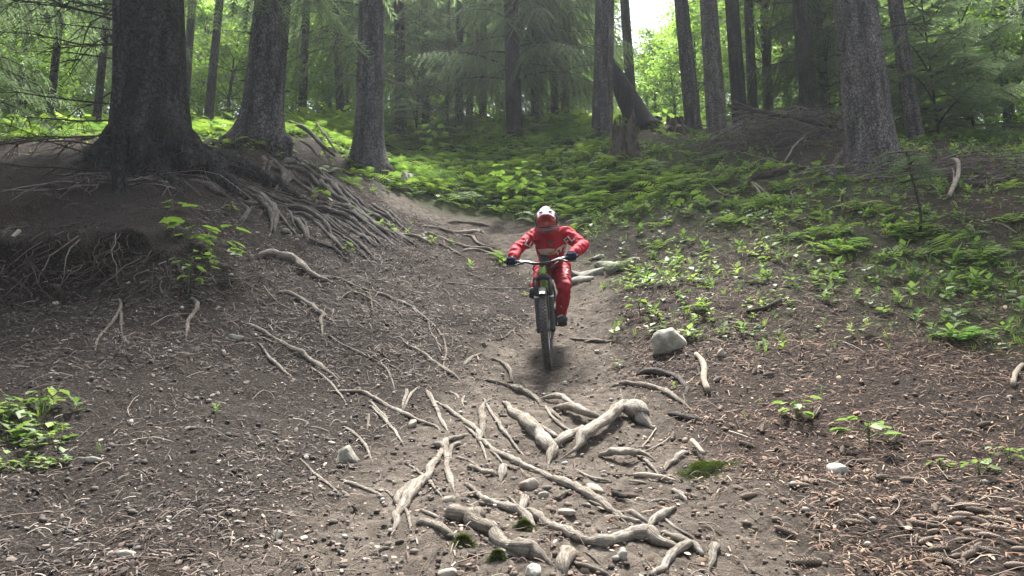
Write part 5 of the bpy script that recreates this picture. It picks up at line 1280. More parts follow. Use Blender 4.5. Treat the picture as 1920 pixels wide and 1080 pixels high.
# ------------------------------------------------------------------ stumps, leaning trunk, uprooted plate, brush heap
def stump(px, py, Y, w, h, mk, label, seed, jag=.5, cat='stump', name='stump'):
    p = at(px, py, Y); p[2] = float(H(p[0], p[1]))
    dep = p[1] * CP + (p[2] - CAM_Z) * SP
    r, hh = w / 2 * dep / F_PX, h * dep / F_PX
    seg, rows = 40, 26
    th = np.linspace(0, 2 * np.pi, seg, endpoint=False); tt, uu = np.meshgrid(th, np.linspace(-.35, 1, rows))
    top = hh * (1 - jag * np.clip(.5 + .9 * fbm(np.cos(th) * 3.2, np.sin(th) * 3.2, seed, oct=4, seed=seed, gain=.75), 0, 1))
    z = np.where(uu < 0, uu * .5, uu * top[None])
    rr = r * (1 - .3 * np.clip(uu, 0, 1)) * (1 + .55 * np.exp(-np.clip(z, 0, None) / (.22 * hh)) * (.6 + .5 * np.cos(tt * 5 + seed)))
    rr = rr + r * .36 * fbm(np.cos(tt) * 3, np.sin(tt) * 3, z * 1.2 + seed, oct=4, seed=seed) - r * .34 * np.clip(np.cos(tt * 6 + 1.5 * np.sin(z * 4) + seed), 0, 1) ** 2
    V = np.stack([rr * np.cos(tt), rr * np.sin(tt), z], -1).reshape(-1, 3)
    i = np.arange(rows - 1)[:, None] * seg; j = np.arange(seg)[None]; k = (j + 1) % seg
    F = np.stack([i + j, i + k, i + seg + k, i + seg + j], -1).reshape(-1, 4)
    root = tag(link(name, None, loc=p), label, cat)
    link('shell', np_mesh('shell', V, F, MT[mk], np.stack([np.cos(tt) * 1.6, np.sin(tt) * 1.6, z * .5], -1).reshape(-1, 3), True), root)
    S = Soup(); rg = np.random.default_rng(seed)
    q = np.linspace(.95, 0, 5); core = []
    for qq in q:
        core.append(np.stack([rr[-1] * qq * np.cos(th), rr[-1] * qq * np.sin(th), top * (.9 - .35 * (1 - qq))], -1))
    V = np.concatenate(core); i = np.arange(4)[:, None] * seg
    link('core', np_mesh('core', V, np.stack([i + j, i + k, i + seg + k, i + seg + j], -1).reshape(-1, 4), MT['rotten'], None, True), root)
    for a in range(6):
        an = a * 1.05 + seed; S = Soup()
        P = catmull([(r * .7 * math.cos(an), r * .7 * math.sin(an), hh * .16), (r * 1.5 * math.cos(an), r * 1.5 * math.sin(an), hh * .02 + r * 1.5 * math.sin(an) * .45), (r * 2.4 * math.cos(an + .2), r * 2.4 * math.sin(an + .2), -.1 + r * 2.4 * math.sin(an) * .45)], 10)
        addtube(S, P, np.linspace(r * .3, r * .07, 10), 8, wob=.3, seed=a, fr=9)
        link('root', S.mesh('root', [MT[mk]]), root)
    return root
stump(1172, 292, 16.3, 52, 122, 'rotten', 'rotten splintered stump standing on the meadow edge', 3, .8)
stump(1236, 226, 21.5, 18, 20, 'bark_far', 'small round mossy stump left of the black uprooted one', 5, .1)
stump(1266, 240, 19.8, 42, 40, 'rotten', 'black uprooted stump beside the dark grey trunk', 7, .55)
# leaning trunk behind the grey trunk
a, b = at(1215, 246, 20.0), at(1135, 110, 20.6); a[2] = float(H(a[0], a[1])) - .1
S = Soup(); P = catmull([a, a + (b - a) * .3 + np.array([0, 0, -.12]), a + (b - a) * .6, b], 24) - a
addtube(S, P, np.interp(np.linspace(0, 1, 24), [0, .3, 1], [.42, .36, .2]), 16, wob=.18, seed=4, fr=3)
lt2 = tag(link('leaning_trunk', None, loc=a), 'dark leaning trunk slanting up behind the rotten stump', 'trunk')
link('bark', S.mesh('bark', [MT['bark_dark']]), lt2)
for q, (dx, dy, l) in enumerate([(.3, -.5, .9), (-.5, -.4, .8), (.8, -.1, .9)]):
    S = Soup(); e = np.array([dx * l, dy * l, 0]); e[2] = float(H(a[0] + e[0], a[1] + e[1])) - a[2]
    addtube(S, catmull([(0, 0, .25), e * .5 + np.array([0, 0, .15]), e], 9), np.linspace(.12, .03, 9), 8, wob=.3, seed=q, fr=8)
    link('root', S.mesh('root', [MT['root_dark']]), lt2)
# brush heap
def brush(px0, px1, py, Y, hgt, n, label, seed, spread=1.0, cols=((.13, .10, .09), (.20, .16, .14), (.08, .06, .055), (.28, .24, .21))):
    rg = np.random.default_rng(seed); a, b = at(px0, py, Y), at(px1, py, Y)
    c = (a + b) / 2; c[2] = float(H(c[0], c[1])); S = Soup()
    for i in range(n):
        u = rg.random(); x = a[0] + (b[0] - a[0]) * u; y = Y + rg.normal(0, .5) * spread
        env = math.sin(math.pi * (.08 + .84 * u)) ** .5
        h0 = rg.random() ** 1.1 * hgt * env
        L = rg.uniform(.35, 1.5); az = rg.normal(0, .7) + (math.pi if rg.random() < .5 else 0)
        m = 6; t = np.linspace(0, 1, m)
        P = np.stack([x + np.cos(az) * L * t, y + np.sin(az) * L * t * .7, float(Hc(x, y)) + h0 + L * (rg.uniform(-.2, .35) * t - rg.uniform(.1, .75) * t ** 2)], -1) + np.cumsum(rg.normal(0, .018, (m, 3)), 0)
        P[:, 2] = np.maximum(P[:, 2], Hc(P[:, 0], P[:, 1]) + .03)
        r = rg.uniform(.005, .012)
        addtube(S, P - c, np.linspace(r, r * .4, m), 3, 0, cols[rg.integers(0, 4)], caps=False)
        for j in range(3):
            k = rg.integers(1, m - 1); d = rg.normal(0, 1, 3) * (1, 1, .6) + (0, 0, -.5); l = rg.uniform(.15, .4)
            addtube(S, np.array([P[k], P[k] + d / np.linalg.norm(d) * l * .5, P[k] + d / np.linalg.norm(d) * l + (0, 0, -.05)]) - c, [r * .5, r * .4, r * .25], 3, 0, cols[rg.integers(0, 4)], caps=False)
    root = tag(link('brush_heap', None, loc=c), label, 'brush heap')
    link('dead_twigs', S.mesh('dead_twigs', [MT['litter']]), root)['kind'] = 'stuff'
    return root, c
BH, bc = brush(1372, 1590, 278, 15.6, .85, 500, 'heap of dry brown spruce brush between the right trunks', 4)
S = Soup(); q = np.array([at(1364, 198, 15.3), at(1438, 212, 15.2), at(1480, 220, 15.1), at(1560, 236, 15.0)])
addtube(S, catmull(q, 14) - bc, np.linspace(.035, .05, 14), 8, wob=.15, seed=3, fr=10)
link('top_pole', S.mesh('top_pole', [MT['deadwood']]), BH)
brush(1760, 1960, 356, 11.6, .28, 170, 'low tangle of dry branches beside the bleached root bow', 6, .7)
brush(130, 330, 316, 9.0, .16, 70, 'dry twig tangle at the foot of the huge dark spruce', 8, .25)
brush(1600, 1780, 300, 12.2, .35, 90, 'grey dead branches around the foot of the stout pale spruce', 9, .5)
# birch stub near the third spruce
p = at(758, 318, 14.4); p[2] = float(H(p[0], p[1])); S = Soup()
addtube(S, np.array([(0, 0, -.1), (.01, 0, .18), (.0, 0, .36)]), [.075, .068, .06], 12, wob=.1, seed=2)
bs = tag(link('birch_stub', None, loc=p), 'short whitish birch stub by the mossy spruce foot', 'stub'); link('stem', S.mesh('stem', [MT['root_pale']]), bs)

# ------------------------------------------------------------------ single plants
LEAFM = np_mesh('leaf', np.array([(0, 0, 0), (.22, .34, .04), (.5, .20, .03), (.62, .46, .0), (.82, .16, .0), (1.05, 0, -.1), (.82, -.16, .0), (.62, -.46, .0), (.5, -.20, .03), (.22, -.34, .04), (.45, 0, -.04)]),
    np.array([(0, 10, 1), (1, 10, 2), (2, 10, 3), (3, 10, 4), (4, 10, 5), (5, 10, 6), (6, 10, 7), (7, 10, 8), (8, 10, 9), (9, 10, 0)]), MT['leaf'], np.ones((11, 3)) * .95)
OVALM = np_mesh('leaf', LEAF_V, LEAF_F, MT['herb'], np.ones((7, 3)) * .85)
def plant(px, py, hpx, nl, leaf_px, label, seed, lmesh=None, cat='plant', name='seedling', stems=1, spread=.5, group=None):
    p, t = hit1(px, py); hgt = hpx * t / F_PX; ls = leaf_px * t / F_PX; rg = np.random.default_rng(seed)
    root = tag(link(name, None, loc=p), label, cat, group)
    for s in range(stems):
        an = rg.uniform(0, 6.28); lean = rg.uniform(0, .35) * spread * hgt
        st = catmull([(0, 0, -.02), (math.cos(an) * lean * .4, math.sin(an) * lean * .4, hgt * .5), (math.cos(an) * lean, math.sin(an) * lean, hgt * rg.uniform(.75, 1))], 8)
        S = Soup(); addtube(S, st, np.linspace(.003 + .003 * hgt, .002, 8), 5, 0, (.6, .6, .5))
        k = max(1, nl // stems); tips = []
        for i in range(k):
            u = .3 + .7 * (i + .5) / k if k > 1 else 1; f = u * 7; j = min(int(f), 6); b = st[j] + (st[j + 1] - st[j]) * (f - j)
            a = i * 2.4 + rg.uniform(-.4, .4); l = spread * hgt * rg.uniform(.25, .6)
            e = b + np.array([math.cos(a) * l, math.sin(a) * l * .8, l * .25]); addtube(S, np.array([b, (b + e) / 2 + (0, 0, .1 * l), e]), .0016, 3, 0, (.7, .7, .5), caps=False); tips.append((e, a))
        link('stem', S.mesh('stem', [MT['herb']]), root)
        for e, a in tips:
            link('leaf', lmesh or OVALM, root, loc=e, rot=(rg.normal(0, .25), rg.uniform(-.1, .45), a), scale=ls * rg.uniform(.7, 1.2))
    return root
plant(985, 408, 122, 26, 22, 'maple sapling with bright yellow green leaves rising behind the rider', 1, LEAFM, 'sapling', 'maple_sapling', 1, .55)
plant(812, 300, 80, 16, 18, 'small maple sapling at the left of the meadow', 2, LEAFM, 'sapling', 'maple_sapling', 1, .5)
plant(348, 470, 62, 11, 32, 'maple seedling with broad leaves on the edge of the eroded bank', 3, LEAFM, stems=2, spread=.9)
plant(400, 495, 60, 12, 30, 'broad leaved seedling right of the other one on the bank edge', 4, LEAFM, stems=2, spread=1.0)
plant(352, 560, 90, 20, 18, 'spindly plant with pale small leaves hanging over the bank', 5, None, stems=3, spread=.5)
plant(325, 402, 28, 4, 28, 'tiny maple seedling above the bank', 6, LEAFM, spread=1.0)
plant(385, 520, 50, 14, 14, 'small leaved sprig below the broad leaved seedlings', 7, None, stems=2, spread=.7)
plant(430, 400, 24, 6, 12, 'tiny leafy sprig among the mound roots', 8)
plant(600, 385, 40, 10, 14, 'yellow green sprig on the crest of the mound', 9, None, stems=2)
plant(650, 480, 30, 8, 10, 'small sprig at the lower end of the mound roots', 10, None, stems=2)
plant(75, 775, 46, 8, 24, 'broad green herb above the clover patch at the left edge', 11, None, stems=2, spread=1.2)
plant(10, 800, 46, 6, 28, 'grey green herb cut by the left edge', 12, None, stems=2, spread=1.1)
plant(1495, 790, 44, 18, 22, 'grassy green herb on the needle slope', 13, None, stems=3, spread=.8)
plant(1630, 838, 50, 16, 30, 'yellowish fern like plant on the needle slope', 14, None, stems=3, spread=1.3)
plant(1835, 890, 30, 12, 20, 'low round leaved herb above the cone heap', 15, None, stems=3, spread=1.3)
plant(1765, 882, 24, 8, 16, 'small round leaved herb left of the other one above the cone heap', 16, None, stems=2, spread=1.2)
plant(1895, 870, 34, 10, 18, 'round leaved herb at the right edge above the cone heap', 17, None, stems=2, spread=1.2)
plant(1300, 386, 26, 5, 26, 'bright yellow green broad leaf plant on the slope right of the rider', 18, LEAFM, spread=1.2)
plant(1700, 420, 26, 7, 26, 'pale green broad leaf plant below the stout pale spruce', 19, None, spread=1.2)
plant(1515, 420, 26, 8, 24, 'bright broad leaf plant left of the pale green one', 20, None, spread=1.3)
plant(1545, 348, 30, 8, 26, 'large leaved herb at the root of the stout pale spruce', 21, None, spread=1.3)
plant(1310, 592, 26, 8, 18, 'bright herb tuft beside the wedge shaped stone', 22, None, stems=2, spread=1.0)
plant(1200, 590, 34, 16, 14, 'light green herb on the trail edge above the boulder', 23, None, stems=3, spread=.9)
# patch of clover at the left edge
rg = np.random.default_rng(5)
for i in range(16):
    plant(rg.uniform(-5, 120), rg.uniform(800, 885), 12, 8, 10, 'small clover like herb in the patch at the left edge', 60 + i, None, stems=3, spread=2.2, group='clover patch', name='clover_herb')
# fern clump, right
p, t = hit1(1805, 640)
fr = tag(link('fern_clump', None, loc=p), 'grey green fern clump drooping on the right slope', 'fern')
tv, tf = fern(1, 3)
fm = np_mesh('frond', tv, tf, MT['herb'], np.ones((len(tv), 3)) * np.array([[.75, .95, .9]]))
for i in range(9): link('frond', fm, fr, rot=(0, 0, i * .7), scale=.30 + .05 * math.sin(i * 2))
# leafless sapling with a spruce top
base, t = hit1(1725, 447)
pts = np.array([at(1600 + x / 4.5, 200 + y / 4.5, base[1] - .0) for x, y in [(560,1085),(570,960),(560,850),(530,720),(490,590),(465,470),(455,380)]])
sp = tag(link('spruce_sapling', None, loc=base), 'spindly dark spruce sapling leaning left on the right slope', 'sapling')
S = Soup(); Q = catmull(pts, 20) - base; addtube(S, Q, np.linspace(.02, .009, 20), 7, wob=.15, seed=1, fr=20)
link('stem', S.mesh('stem', [MT['rotten']]), sp)
S = Soup(); rg = np.random.default_rng(2)
for i in range(16):
    j = 12 + rg.integers(0, 8); spruce_branch(S, Q[j], i * 2.4, rg.uniform(.15, .42), .15, .2, rg, .7, .3, .7)
link('crown', S.mesh('crown', [MT['needles'], MT['deadwood']], False), sp)
# ------------------------------------------------------------------ mountain bike
def plain(name, c, rough=.5, metal=0., spec=.5, coat=0., var=.75, scale=30, bump=.0):
    return mat(name, tuple(v * var for v in c), c, scale, rough=rough, metal=metal, spec=spec, bump=bump, bscale=90, bdist=.003, coat=coat)
MT['tyre'] = plain('tyre_rubber', (.095, .088, .080), .9, spec=.2, scale=12, var=.5, bump=.4)
MT['black'] = plain('black_metal', (.016, .016, .018), .5)
MT['black_plastic'] = plain('black_plastic', (.014, .014, .015), .8, spec=.2)
MT['green'] = plain('green_paint', (.20, .42, .055), .3, coat=.6, var=.8)
MT['silver'] = plain('silver_metal', (.55, .55, .56), .3, metal=1.)
MT['white'] = plain('white_print', (.72, .70, .68), .55)
MT['fabric_red'] = mat('red_jersey', (.27, .003, .014), (.42, .005, .024), 7, rough=.75, bump=.35, bscale=420, bdist=.002, spec=.2)
MT['pants_red'] = mat('red_trousers', (.19, .003, .011), (.33, .005, .019), 6, rough=.7, bump=.35, bscale=300, bdist=.002, spec=.2)
MT['cream'] = plain('cream_print', (.58, .50, .46), .7, var=.85)
MT['glove'] = plain('navy_glove', (.010, .012, .032), .95, spec=.05, scale=18, var=.5)
MT['shoe'] = plain('grey_shoe', (.060, .062, .068), .7, scale=14, var=.4)
MT['sole'] = plain('shoe_sole', (.02, .02, .02), .8)
MT['shell_white'] = plain('helmet_white', (.74, .66, .67), .25, coat=.5, var=.92)
MT['shell_dark'] = plain('helmet_dark', (.05, .045, .05), .3, coat=.5)
MT['shell_red'] = plain('helmet_red', (.42, .015, .028), .3, coat=.5, var=.8)
MT['chin_red'] = plain('chin_red', (.20, .008, .016), .45, coat=.2, var=.7)
MT['lens'] = mat('goggle_lens', (.16, .006, .008), (.46, .03, .02), 26, rough=.1, spec=.8, bump=0, coat=1.0)
MT['skin'] = plain('skin', (.52, .33, .26), .6)

C0, _t = hit1(1030, 689)
C0[2] = float(H(C0[0], C0[1])) + .004
gr = math.atan2(float(H(C0[0] + .12, C0[1] + 1.17)) - C0[2], 1.17)
BIKE = tag(link('mountain_bike', None, loc=C0, rot=(gr, R(-3.0), R(-6.0))), 'green and black mountain bike coming down the trail under the rider', 'bicycle')
bpy.context.view_layer.update()
BM = np.array(BIKE.matrix_world)
def bw(p): return BM[:3, :3] @ np.asarray(p, float) + BM[:3, 3]
WR = .368
def circ(n): 
    a = np.linspace(0, 2 * np.pi, n, endpoint=False); return np.cos(a), np.sin(a)
def torus_mesh(R0, r, n, m, mk, sx=1.0):
    a = np.linspace(0, 2 * np.pi, n, endpoint=False); b = np.linspace(0, 2 * np.pi, m, endpoint=False); A, B = np.meshgrid(a, b, indexing='ij')
    rr = R0 + r * np.cos(B); V = np.stack([r * sx * np.sin(B), rr * np.cos(A), rr * np.sin(A)], -1).reshape(-1, 3)
    i, j = np.meshgrid(np.arange(n), np.arange(m), indexing='ij'); i2, j2 = (i + 1) % n, (j + 1) % m
    return V, np.stack([i * m + j, i2 * m + j, i2 * m + j2, i * m + j2], -1).reshape(-1, 4)
def make_wheel(centre, rotor_side):
    w = link('wheel', None, BIKE, loc=centre)
    S = Soup(); S.add(*torus_mesh(WR - .033, .032, 56, 12, None, 1.05))
    for i in range(64):
        for x, dx in ((-.020, .012), (.0, .011), (.020, .012)):
            a = (i + (.5 if x == 0 else 0)) * 2 * math.pi / 64; c, s = math.cos(a), math.sin(a)
            r0 = WR - .008 - abs(x) * .28; r1 = r0 + .009; ta = .011; out = []
            for rr in (r0, r1):
                for (ex, et) in ((-dx * .8, -ta), (dx * .8, -ta), (dx * .8, ta), (-dx * .8, ta)):
                    out.append((x + ex * .8, rr * c - et * s, rr * s + et * c))
            S.add(out, [(4, 5, 6, 7), (0, 1, 5, 4), (1, 2, 6, 5), (2, 3, 7, 6), (3, 0, 4, 7)])
    link('tyre', S.mesh('tyre', [MT['tyre']], False), w)
    link('rim', np_mesh('rim', *torus_mesh(WR - .066, .013, 48, 8, None, 1.0), MT['silver'], None, True), w)
    S = Soup(); addtube(S, np.array([(-.055, 0, 0), (0, 0, 0), (.055, 0, 0)]), [.022, .018, .022], 12, up=(0, 0, 1)); link('hub', S.mesh('hub', [MT['black']]), w)
    S = Soup()
    for i in range(28):
        a = i * 2 * math.pi / 28; b = a + (.5 if i % 2 else -.5); x = .024 * (1 if i % 4 < 2 else -1)
        addtube(S, np.array([(x, .02 * math.cos(b), .02 * math.sin(b)), (0, (WR - .07) * math.cos(a), (WR - .07) * math.sin(a))]), .0012, 4, up=(1, .1, 0))
    link('spokes', S.mesh('spokes', [MT['silver']]), w)
    V, F = torus_mesh(.078, .010, 36, 6, None, .15); V[:, 0] += rotor_side * .035
    link('brake_rotor', np_mesh('brake_rotor', V, F, MT['silver'], None, True), w)
    return w
HA = R(65); fdir = np.array([0, math.cos(HA), math.sin(HA)])
AX = np.array([0, 0, WR]); RAX = np.array([0, 1.13, WR]); BB = np.array([0, .68, .335])
CR = AX + np.array([0, .042, 0]) + fdir * .47
HT = CR + fdir * .10
make_wheel(AX, 1); make_wheel(RAX, 1)
def part(name, tubes, mk, parent=BIKE, seg=12):
    S = Soup()
    for P, r in tubes: addtube(S, catmull(P, max(2, 2 if len(P) == 2 else 12)), r if np.isscalar(r) else np.interp(np.linspace(0, 1, 2 if len(P) == 2 else 12), np.linspace(0, 1, len(r)), r), seg)
    return link(name, S.mesh(name, [MT[mk]]), parent)
fr_ = part('frame', [([HT, CR], .027), ([HT - fdir * .02, np.array([0, .52, .82]), np.array([0, .66, .70])], [.024, .026, .02]), ([CR + fdir * .03, np.array([0, .42, .58]), BB], [.030, .034, .032]), ([BB, np.array([0, .76, .72])], .02),
                     ([BB + (-.045, 0, 0), BB + (.045, 0, 0)], .024)], 'green')
part('rear_triangle', [([BB + (s * .03, .03, .02), np.array([s * .06, .9, .36]), RAX + (s * .068, 0, 0)], .012) for s in (-1, 1)] + [([np.array([s * .03, .72, .62]), np.array([s * .055, .9, .55]), RAX + (s * .068, 0, 0)], .010) for s in (-1, 1)], 'black', fr_)
part('shock', [([np.array([0, .50, .74]), np.array([0, .70, .55])], .02)], 'black', fr_)
FO = link('fork', None, BIKE)
part('crown', [([CR + (-.075, -.01, -.02), CR + (0, -.01, .012), CR + (.075, -.01, -.02)], [.022, .03, .022])], 'black', FO)
for s in (-1, 1):
    t0 = CR + np.array([s * .066, -.012, -.01]); lo = AX + np.array([s * .066, .0, 0]); mid = t0 + (lo - t0) * .36
    part('stanchion', [([t0, mid], .0175)], 'black', FO)
    part('lower_leg', [([mid, mid + (lo - mid) * .5, lo + (0, -.0, -.02)], [.024, .022, .020])], 'black', FO)
    part('wiper_seal', [([mid + (0, 0, .012), mid - (0, 0, .006)], .026)], 'silver', FO)
    part('axle_boss', [([lo + (-.012, 0, 0), lo + (.012, 0, 0)], .032)], 'black', FO)
part('brake_caliper', [([AX + (.062, .08, .10), AX + (.062, .06, .16)], .018)], 'black', FO)
part('arch', [([CR + (-.062, -.03, -.19), CR + (0, -.06, -.09), CR + (.062, -.03, -.19)], .014)], 'black', FO)
# mudguard over the tyre
V = []; n = 12
for i in range(n):
    a = R(68) + R(75) * i / (n - 1)
    for j in range(7):
        x = -.036 + .012 * j; rr = WR + .026 - 7 * x * x
        V.append((x, -rr * math.cos(a) * 1.0, WR + rr * math.sin(a)))
F = [(i * 7 + j, i * 7 + j + 1, i * 7 + j + 8, i * 7 + j + 7) for i in range(n - 1) for j in range(6)]
mg = link('mudguard', np_mesh('mudguard', np.array(V), np.array(F), MT['black_plastic'], None, True), FO)
sm = mg.modifiers.new('thick', 'SOLIDIFY'); sm.thickness = .004
V = [(x, -(WR + .031 - 7 * x * x) * math.cos(a), WR + (WR + .031 - 7 * x * x) * math.sin(a)) for a in (R(72), R(77)) for x in (-.024, -.008, .008, .024)]
link('print_stripe', np_mesh('print_stripe', np.array(V), np.array([(0, 1, 5, 4), (1, 2, 6, 5), (2, 3, 7, 6)]), MT['white']), mg)
ST = HT + fdir * .03; BC = ST + np.array([0, -.045, .015])
part('stem', [([ST - fdir * .03, ST + fdir * .02], .021), ([ST, BC], .019)], 'black')
BARH = .335
hb = part('handlebar', [([BC, BC + (s * .07, 0, .004), BC + (s * .14, .012, .022), BC + (s * .24, .025, .030), BC + (s * BARH, .045, .032)], [.016, .014, .012, .011, .011]) for s in (-1, 1)], 'black')
hb.data.materials[0] = MT['silver'] if False else MT['black']
GRIP = {}
for s in (-1, 1):
    g0, g1 = BC + (s * .225, .022, .029), BC + (s * (BARH + .005), .046, .032)
    part('grip', [([g0, g1], .0165)], 'black', hb); GRIP[s] = ((g0 + g1) / 2, (g1 - g0) / np.linalg.norm(g1 - g0))
    part('brake_lever', [([g0 + (-s * .035, -.03, -.012), g0 + (s * .03, -.055, -.02), g0 + (s * .10, -.050, -.024)], [.010, .006, .005]), ([g0 + (-s * .06, -.025, -.012), g0 + (-s * .02, -.028, -.010)], .013)], 'black', hb)
    part('bar_sheen', [([BC + (s * .075, -.001, .007), BC + (s * .14, .010, .0245), BC + (s * .215, .021, .0325)], .0105)], 'silver', hb)
    part('brake_hose', [([g0 + (-s * .06, -.03, -.012), BC + (s * .10, -.09, -.01), BC + (s * .02, -.08, -.10), CR + (s * .03, -.06, -.06)], .0028)], 'black', hb, 5)
SEAT = np.array([0, .86, .80])
part('seatpost', [([np.array([0, .76, .70]), SEAT - (0, 0, .03)], .015)], 'black')
part('saddle', [([SEAT + (0, -.15, .0), SEAT + (0, -.05, .012), SEAT + (0, .06, .015), SEAT + (0, .12, .02)], [.018, .028, .055, .062])], 'black')
ca = math.atan2(-.13, -.12)
cd = np.array([0, math.cos(ca), math.sin(ca)]) * .168
crk = link('crankset', None, BIKE)
V, F = torus_mesh(.062, .007, 30, 6, None, .4); V = V + BB + np.array([-.05, 0, 0])
link('chainring', np_mesh('chainring', V, F, MT['black'], None, True), crk)
PED = {}
for s, d in ((1, cd), (-1, -cd)):
    part('crank_arm', [([BB + (s * .065, 0, 0), BB + d + (s * .075, 0, 0)], [.016, .012])], 'black', crk)
    pc = BB + d + np.array([s * .13, 0, 0]); PED[s] = pc
    bm = bmesh.new(); bmesh.ops.create_cube(bm, size=1); bmesh.ops.bevel(bm, geom=bm.edges[:], offset=.12, segments=2, affect='EDGES')
    me = bpy.data.meshes.new('pedal'); bm.to_mesh(me); bm.free(); me.materials.append(MT['black'])
    link('pedal', me, crk, loc=pc, rot=(-gr * .6, 0, 0), scale=(.10, .095, .018))
V, F = torus_mesh(.06, .006, 24, 6, None, 1.); V = V * np.array([1, 1, 1]) + RAX + np.array([-.045, 0, 0])
link('cassette', np_mesh('cassette', V, F, MT['black'], None, True), BIKE)

# ------------------------------------------------------------------ rider
PER = tag(link('person', None, loc=C0), 'rider in red jersey, red trousers and full face helmet crouched over the bike', 'person')
def capsule(S, A, B, ra, rb, n=7):
    A, B = np.asarray(A, float), np.asarray(B, float); d = B - A; L = np.linalg.norm(d); d = d / (L + 1e-9)
    th = np.linspace(-np.pi / 2, 0, 5)
    P = [A + d * ra * math.sin(t) for t in th] + [B + d * rb * math.sin(t) for t in -th[::-1]]
    rr = [max(1e-3, ra * math.cos(t)) for t in th] + [max(1e-3, rb * math.cos(t)) for t in -th[::-1]]
    addtube(S, np.array(P), rr, 12, caps=True, up=(.13, .2, .97) if abs(d[2]) < .9 else (1, .1, 0))
def chain(S, pts, rad):
    for (a, b, ra, rb) in zip(pts[:-1], pts[1:], rad[:-1], rad[1:]): capsule(S, a, b, ra, rb)
def fuse(name, S, mk, voxel=.009, smooth_it=4, wrinkle=0., fr=30., parent=PER, origin=C0, stretch=(1, 1, 1)):
    me = S.mesh(name + '_raw', [MT[mk]])
    o = bpy.data.objects.new(name + '_raw', me); COL.objects.link(o)
    r = o.modifiers.new('r', 'REMESH'); r.mode = 'VOXEL'; r.voxel_size = voxel
    m = o.modifiers.new('s', 'SMOOTH'); m.iterations = smooth_it; m.factor = .5
    bpy.context.view_layer.update()
    dg = bpy.context.evaluated_depsgraph_get(); fm = bpy.data.meshes.new_from_object(o.evaluated_get(dg))
    bpy.data.objects.remove(o); bpy.data.meshes.remove(me)
    n = len(fm.vertices); V = np.empty(n * 3, np.float32); fm.vertices.foreach_get('co', V); V = V.reshape(-1, 3).astype(float)
    if wrinkle:
        N = np.empty(n * 3, np.float32); fm.vertices.foreach_get('normal', N); N = N.reshape(-1, 3)
        q = V * np.array(stretch)
        V = V + N * (wrinkle * (1 - 2 * np.abs(fbm(q[:, 0] * fr, q[:, 1] * fr, q[:, 2] * fr, oct=2, seed=4))))[:, None]
    fm.vertices.foreach_set('co', (V - origin).astype(np.float32).ravel())
    fm.polygons.foreach_set('use_smooth', np.ones(len(fm.polygons), bool))
    fm.materials.clear(); fm.materials.append(MT[mk]); fm.name = name
    fm.update()
    return link(name, fm, parent)
Yc = C0[1]
def J(px, py, dy): return at(px, py, Yc + dy)
gL, gR = bw(GRIP[-1][0]), bw(GRIP[1][0])
hL, hR = gL + np.array([0, .035, .03]), gR + np.array([0, .035, .03])      # wrists' ends of the palms
wL, wR = gL + np.array([.008, .085, .045]), gR + np.array([-.006, .085, .045])
eL, eR = J(970, 466, .20), J(1094, 461, .20)
sL, sR = J(1003, 442, .36), J(1063, 439, .36)
neck, head = J(1031, 436, .30), J(1024.5, 413, .14)
chest, waist, pelvis = J(1033, 458, .40), J(1034, 485, .58), J(1034, 500, .74)
hipL, hipR = J(1019, 503, .76), J(1051, 502, .76)
fR = bw(PED[1]) + np.array([.0, .02, .02]); fL = bw(PED[-1]) + np.array([.0, .02, .02])
aR = fR + np.array([-.004, .07, .085]); aL = fL + np.array([.0, .07, .085])
kR = J(1058, 541, .30); kL = J(1013, 528, .38)
# body underneath
S = Soup(); chain(S, [head, neck, chest, waist, pelvis], [.08, .05, .11, .10, .11])
for s_, e_, w_ in ((sL, eL, wL), (sR, eR, wR)): chain(S, [chest, s_, e_, w_], [.08, .05, .038, .026])
for h_, k_, a_ in ((hipL, kL, aL), (hipR, kR, aR)): chain(S, [pelvis, h_, k_, a_], [.09, .075, .05, .035])
fuse('body', S, 'skin', .012, 2)
# jersey: torso and sleeves
S = Soup()
chain(S, [neck + (-.008, -.02, .02), neck + (0, .03, -.03), chest + (0, 0, .02), (chest + waist) / 2, waist], [.070, .074, .116, .115, .104])
chain(S, [sL + (.02, 0, 0), chest + (0, .02, .03), sR - (.02, 0, 0)], [.074, .10, .074])
chain(S, [chest + (-.06, .0, -.02), waist + (-.03, 0, 0)], [.088, .085]); chain(S, [chest + (.06, .0, -.02), waist + (.03, 0, 0)], [.088, .085])
for s_, e_, w_ in ((sL, eL, wL), (sR, eR, wR)):
    chain(S, [s_, (s_ + e_) / 2 + (0, .01, 0), e_, (e_ + w_) / 2, w_ + (e_ - w_) * .12], [.066, .057, .050, .046, .036])
JER = fuse('jersey', S, 'fabric_red', .008, 3, .016, 13)
S = Soup()
chain(S, [waist + (0, .05, -.02), pelvis], [.115, .13]); chain(S, [hipL, hipR], [.105, .105])
for h_, k_, a_ in ((hipL, kL, aL), (hipR, kR, aR)):
    chain(S, [h_, (h_ + k_) / 2, k_, (k_ + a_) / 2 + (0, .025, 0), a_ + (k_ - a_) * .10], [.090, .076, .064, .057, .043])
TRO = fuse('trousers', S, 'pants_red', .009, 3, .015, 12)
